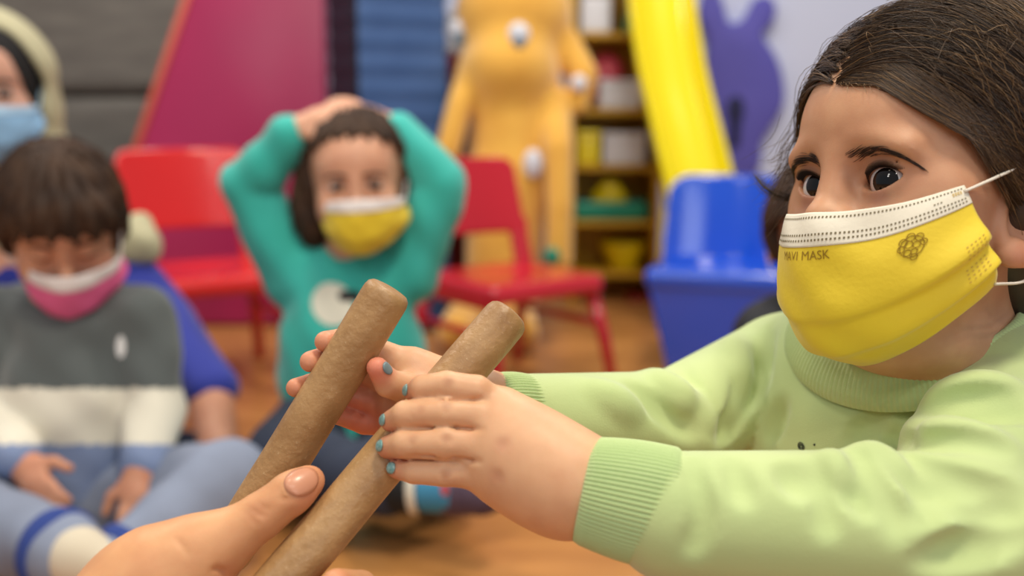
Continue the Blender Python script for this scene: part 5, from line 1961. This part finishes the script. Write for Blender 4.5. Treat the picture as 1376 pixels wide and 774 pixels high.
# ------------------------------------------------------------ dark red cabinet and white box behind the plush animal
cx0, cx1 = P(602, 300, 3.12)[0], P(690, 300, 3.12)[0]; yc = P(640, 300, 3.12)[1]
zc_ = zat(76, 3.12)
cab = new_root('cabinet', 'dark red narrow cabinet behind the yellow plush animal', 'cabinet', ((cx0 + cx1) / 2, yc, 0))
CABM = mat('dark_red_laminate', srgb(128, 34, 28), rough=0.5)
mb = MB(); mb.box(((cx0 + cx1) / 2, yc + 0.16, zc_ / 2), (cx1 - cx0, 0.30, zc_), bev=0.006); mb.build('carcass', CABM, cab)
mb = MB(); mb.box(((cx0 + cx1) / 2, yc + 0.001, zc_ / 2), (cx1 - cx0 - 0.012, 0.018, zc_ - 0.04), bev=0.005); dr = mb.build('door', CABM, cab)
mb = MB(); mb.tube([(cx1 - 0.03, yc - 0.022, zc_ * 0.55), (cx1 - 0.03, yc - 0.022, zc_ * 0.7)], 0.006, n=10); mb.build('handle', WHI, dr)
wbx = new_root('storage_box', 'white storage box on the dark red cabinet', 'box', (cx0 + 0.07, yc + 0.12, zc_))
f1 = Field(); f1.box((cx0 + 0.055, yc + 0.12, zc_ + 0.058), (0.072, 0.10, 0.057), None, 0.012); v, f = f1.mesh(0.006); mobj('body', v, f, WHI, wbx)
f1 = Field(); f1.box((cx0 + 0.055, yc + 0.12, zc_ + 0.122), (0.076, 0.104, 0.012), None, 0.008); v, f = f1.mesh(0.006); mobj('lid', v, f, WHI, wbx)

# ------------------------------------------------------------ big orange-yellow plush animal
DP = 2.80
pl = new_root('stuffed_animal', 'big orange-yellow plush animal with round white eyes and dangling limbs', 'stuffed animal', tuple(P(680, 470, DP) * np.array([1, 1, 0])))
PLM = mat('orange_yellow_plush', srgb(232, 178, 74), rough=0.95, sheen=0.6, rgb2=srgb(222, 164, 62), vscale=12, bump=0.5, bscale=240)
k = DP / FPX
q = lambda px, py, d=0.0: P(px, py, DP + d)
f1 = Field()
f1.ell(q(690, 20), (0.165, 0.13, 0.15), None, 0)                       # head
f1.ell(q(684, 92, -0.03), (0.13, 0.12, 0.11), None, 0.05)              # muzzle
f1.cone(q(690, 120, 0.02), q(682, 250, 0.02), 0.125, 0.115, 0.05)      # body
f1.cone(q(682, 250, 0.02), q(672, 420, 0.03), 0.115, 0.10, 0.05)
f1.chain([q(760, 60, 0), q(784, 100, -0.02), q(778, 140, -0.03)], [0.045, 0.04, 0.028], 0.03)     # ear
f1.chain([q(640, 85, -0.02), q(618, 140, -0.06), q(602, 200, -0.07), q(596, 236, -0.06)], [0.042, 0.036, 0.034, 0.030], 0.03)
f1.chain([q(742, 140, -0.02), q(750, 200, -0.09), q(752, 280, -0.10), q(750, 350, -0.09)], [0.05, 0.042, 0.036, 0.036], 0.03)
f1.chain([q(650, 400, 0), q(622, 430, -0.12), q(612, 446, -0.20)], [0.06, 0.05, 0.048], 0.03)
f1.chain([q(690, 405, 0), q(694, 432, -0.12), q(700, 448, -0.20)], [0.06, 0.05, 0.048], 0.03)
f1.chain([q(640, 112, -0.14), q(672, 128, -0.16), q(706, 122, -0.155)], [0.004, 0.006, 0.004], 0.012, 's')
v, f = f1.mesh(0.006, smooth=1); mobj('body', v, f, PLM, pl)
for px, py, r in ((697, 46, 0.030), (618, 40, 0.030)):
    p = f1.pix(px, py, 2.2, 3.0, 300)
    if p is None:
        continue
    n = f1.normal(p)
    f2 = Field(); f2.ell(p, (r, r * 0.6, r * 1.05), None, 0); v, f = f2.mesh(0.004); e = mobj('eye', v, f, WHI, pl); e['label'] = 'white eye'
    f2 = Field(); f2.ell(p - CU * r * 0.85 - CF * r * 0.35, (r * 0.62, r * 0.45, r * 0.6), None, 0); v, f = f2.mesh(0.003); mobj('pupil', v, f, mat('slate_pupil', srgb(96, 120, 140), rough=0.4), e)
f2 = Field(); f2.ell(q(778, 112, -0.07), (0.022, 0.014, 0.024), None, 0); v, f = f2.mesh(0.004); mobj('ear_patch', v, f, WHI, pl)
f2 = Field(); f2.ell(q(716, 220, -0.105), (0.026, 0.016, 0.04), None, 0); v, f = f2.mesh(0.004); mobj('belly_patch', v, f, WHI, pl)
f2 = Field(); f2.ell(q(742, 345, -0.13), (0.022, 0.018, 0.026), None, 0); v, f = f2.mesh(0.004); mobj('paw_patch', v, f, TEA, pl)
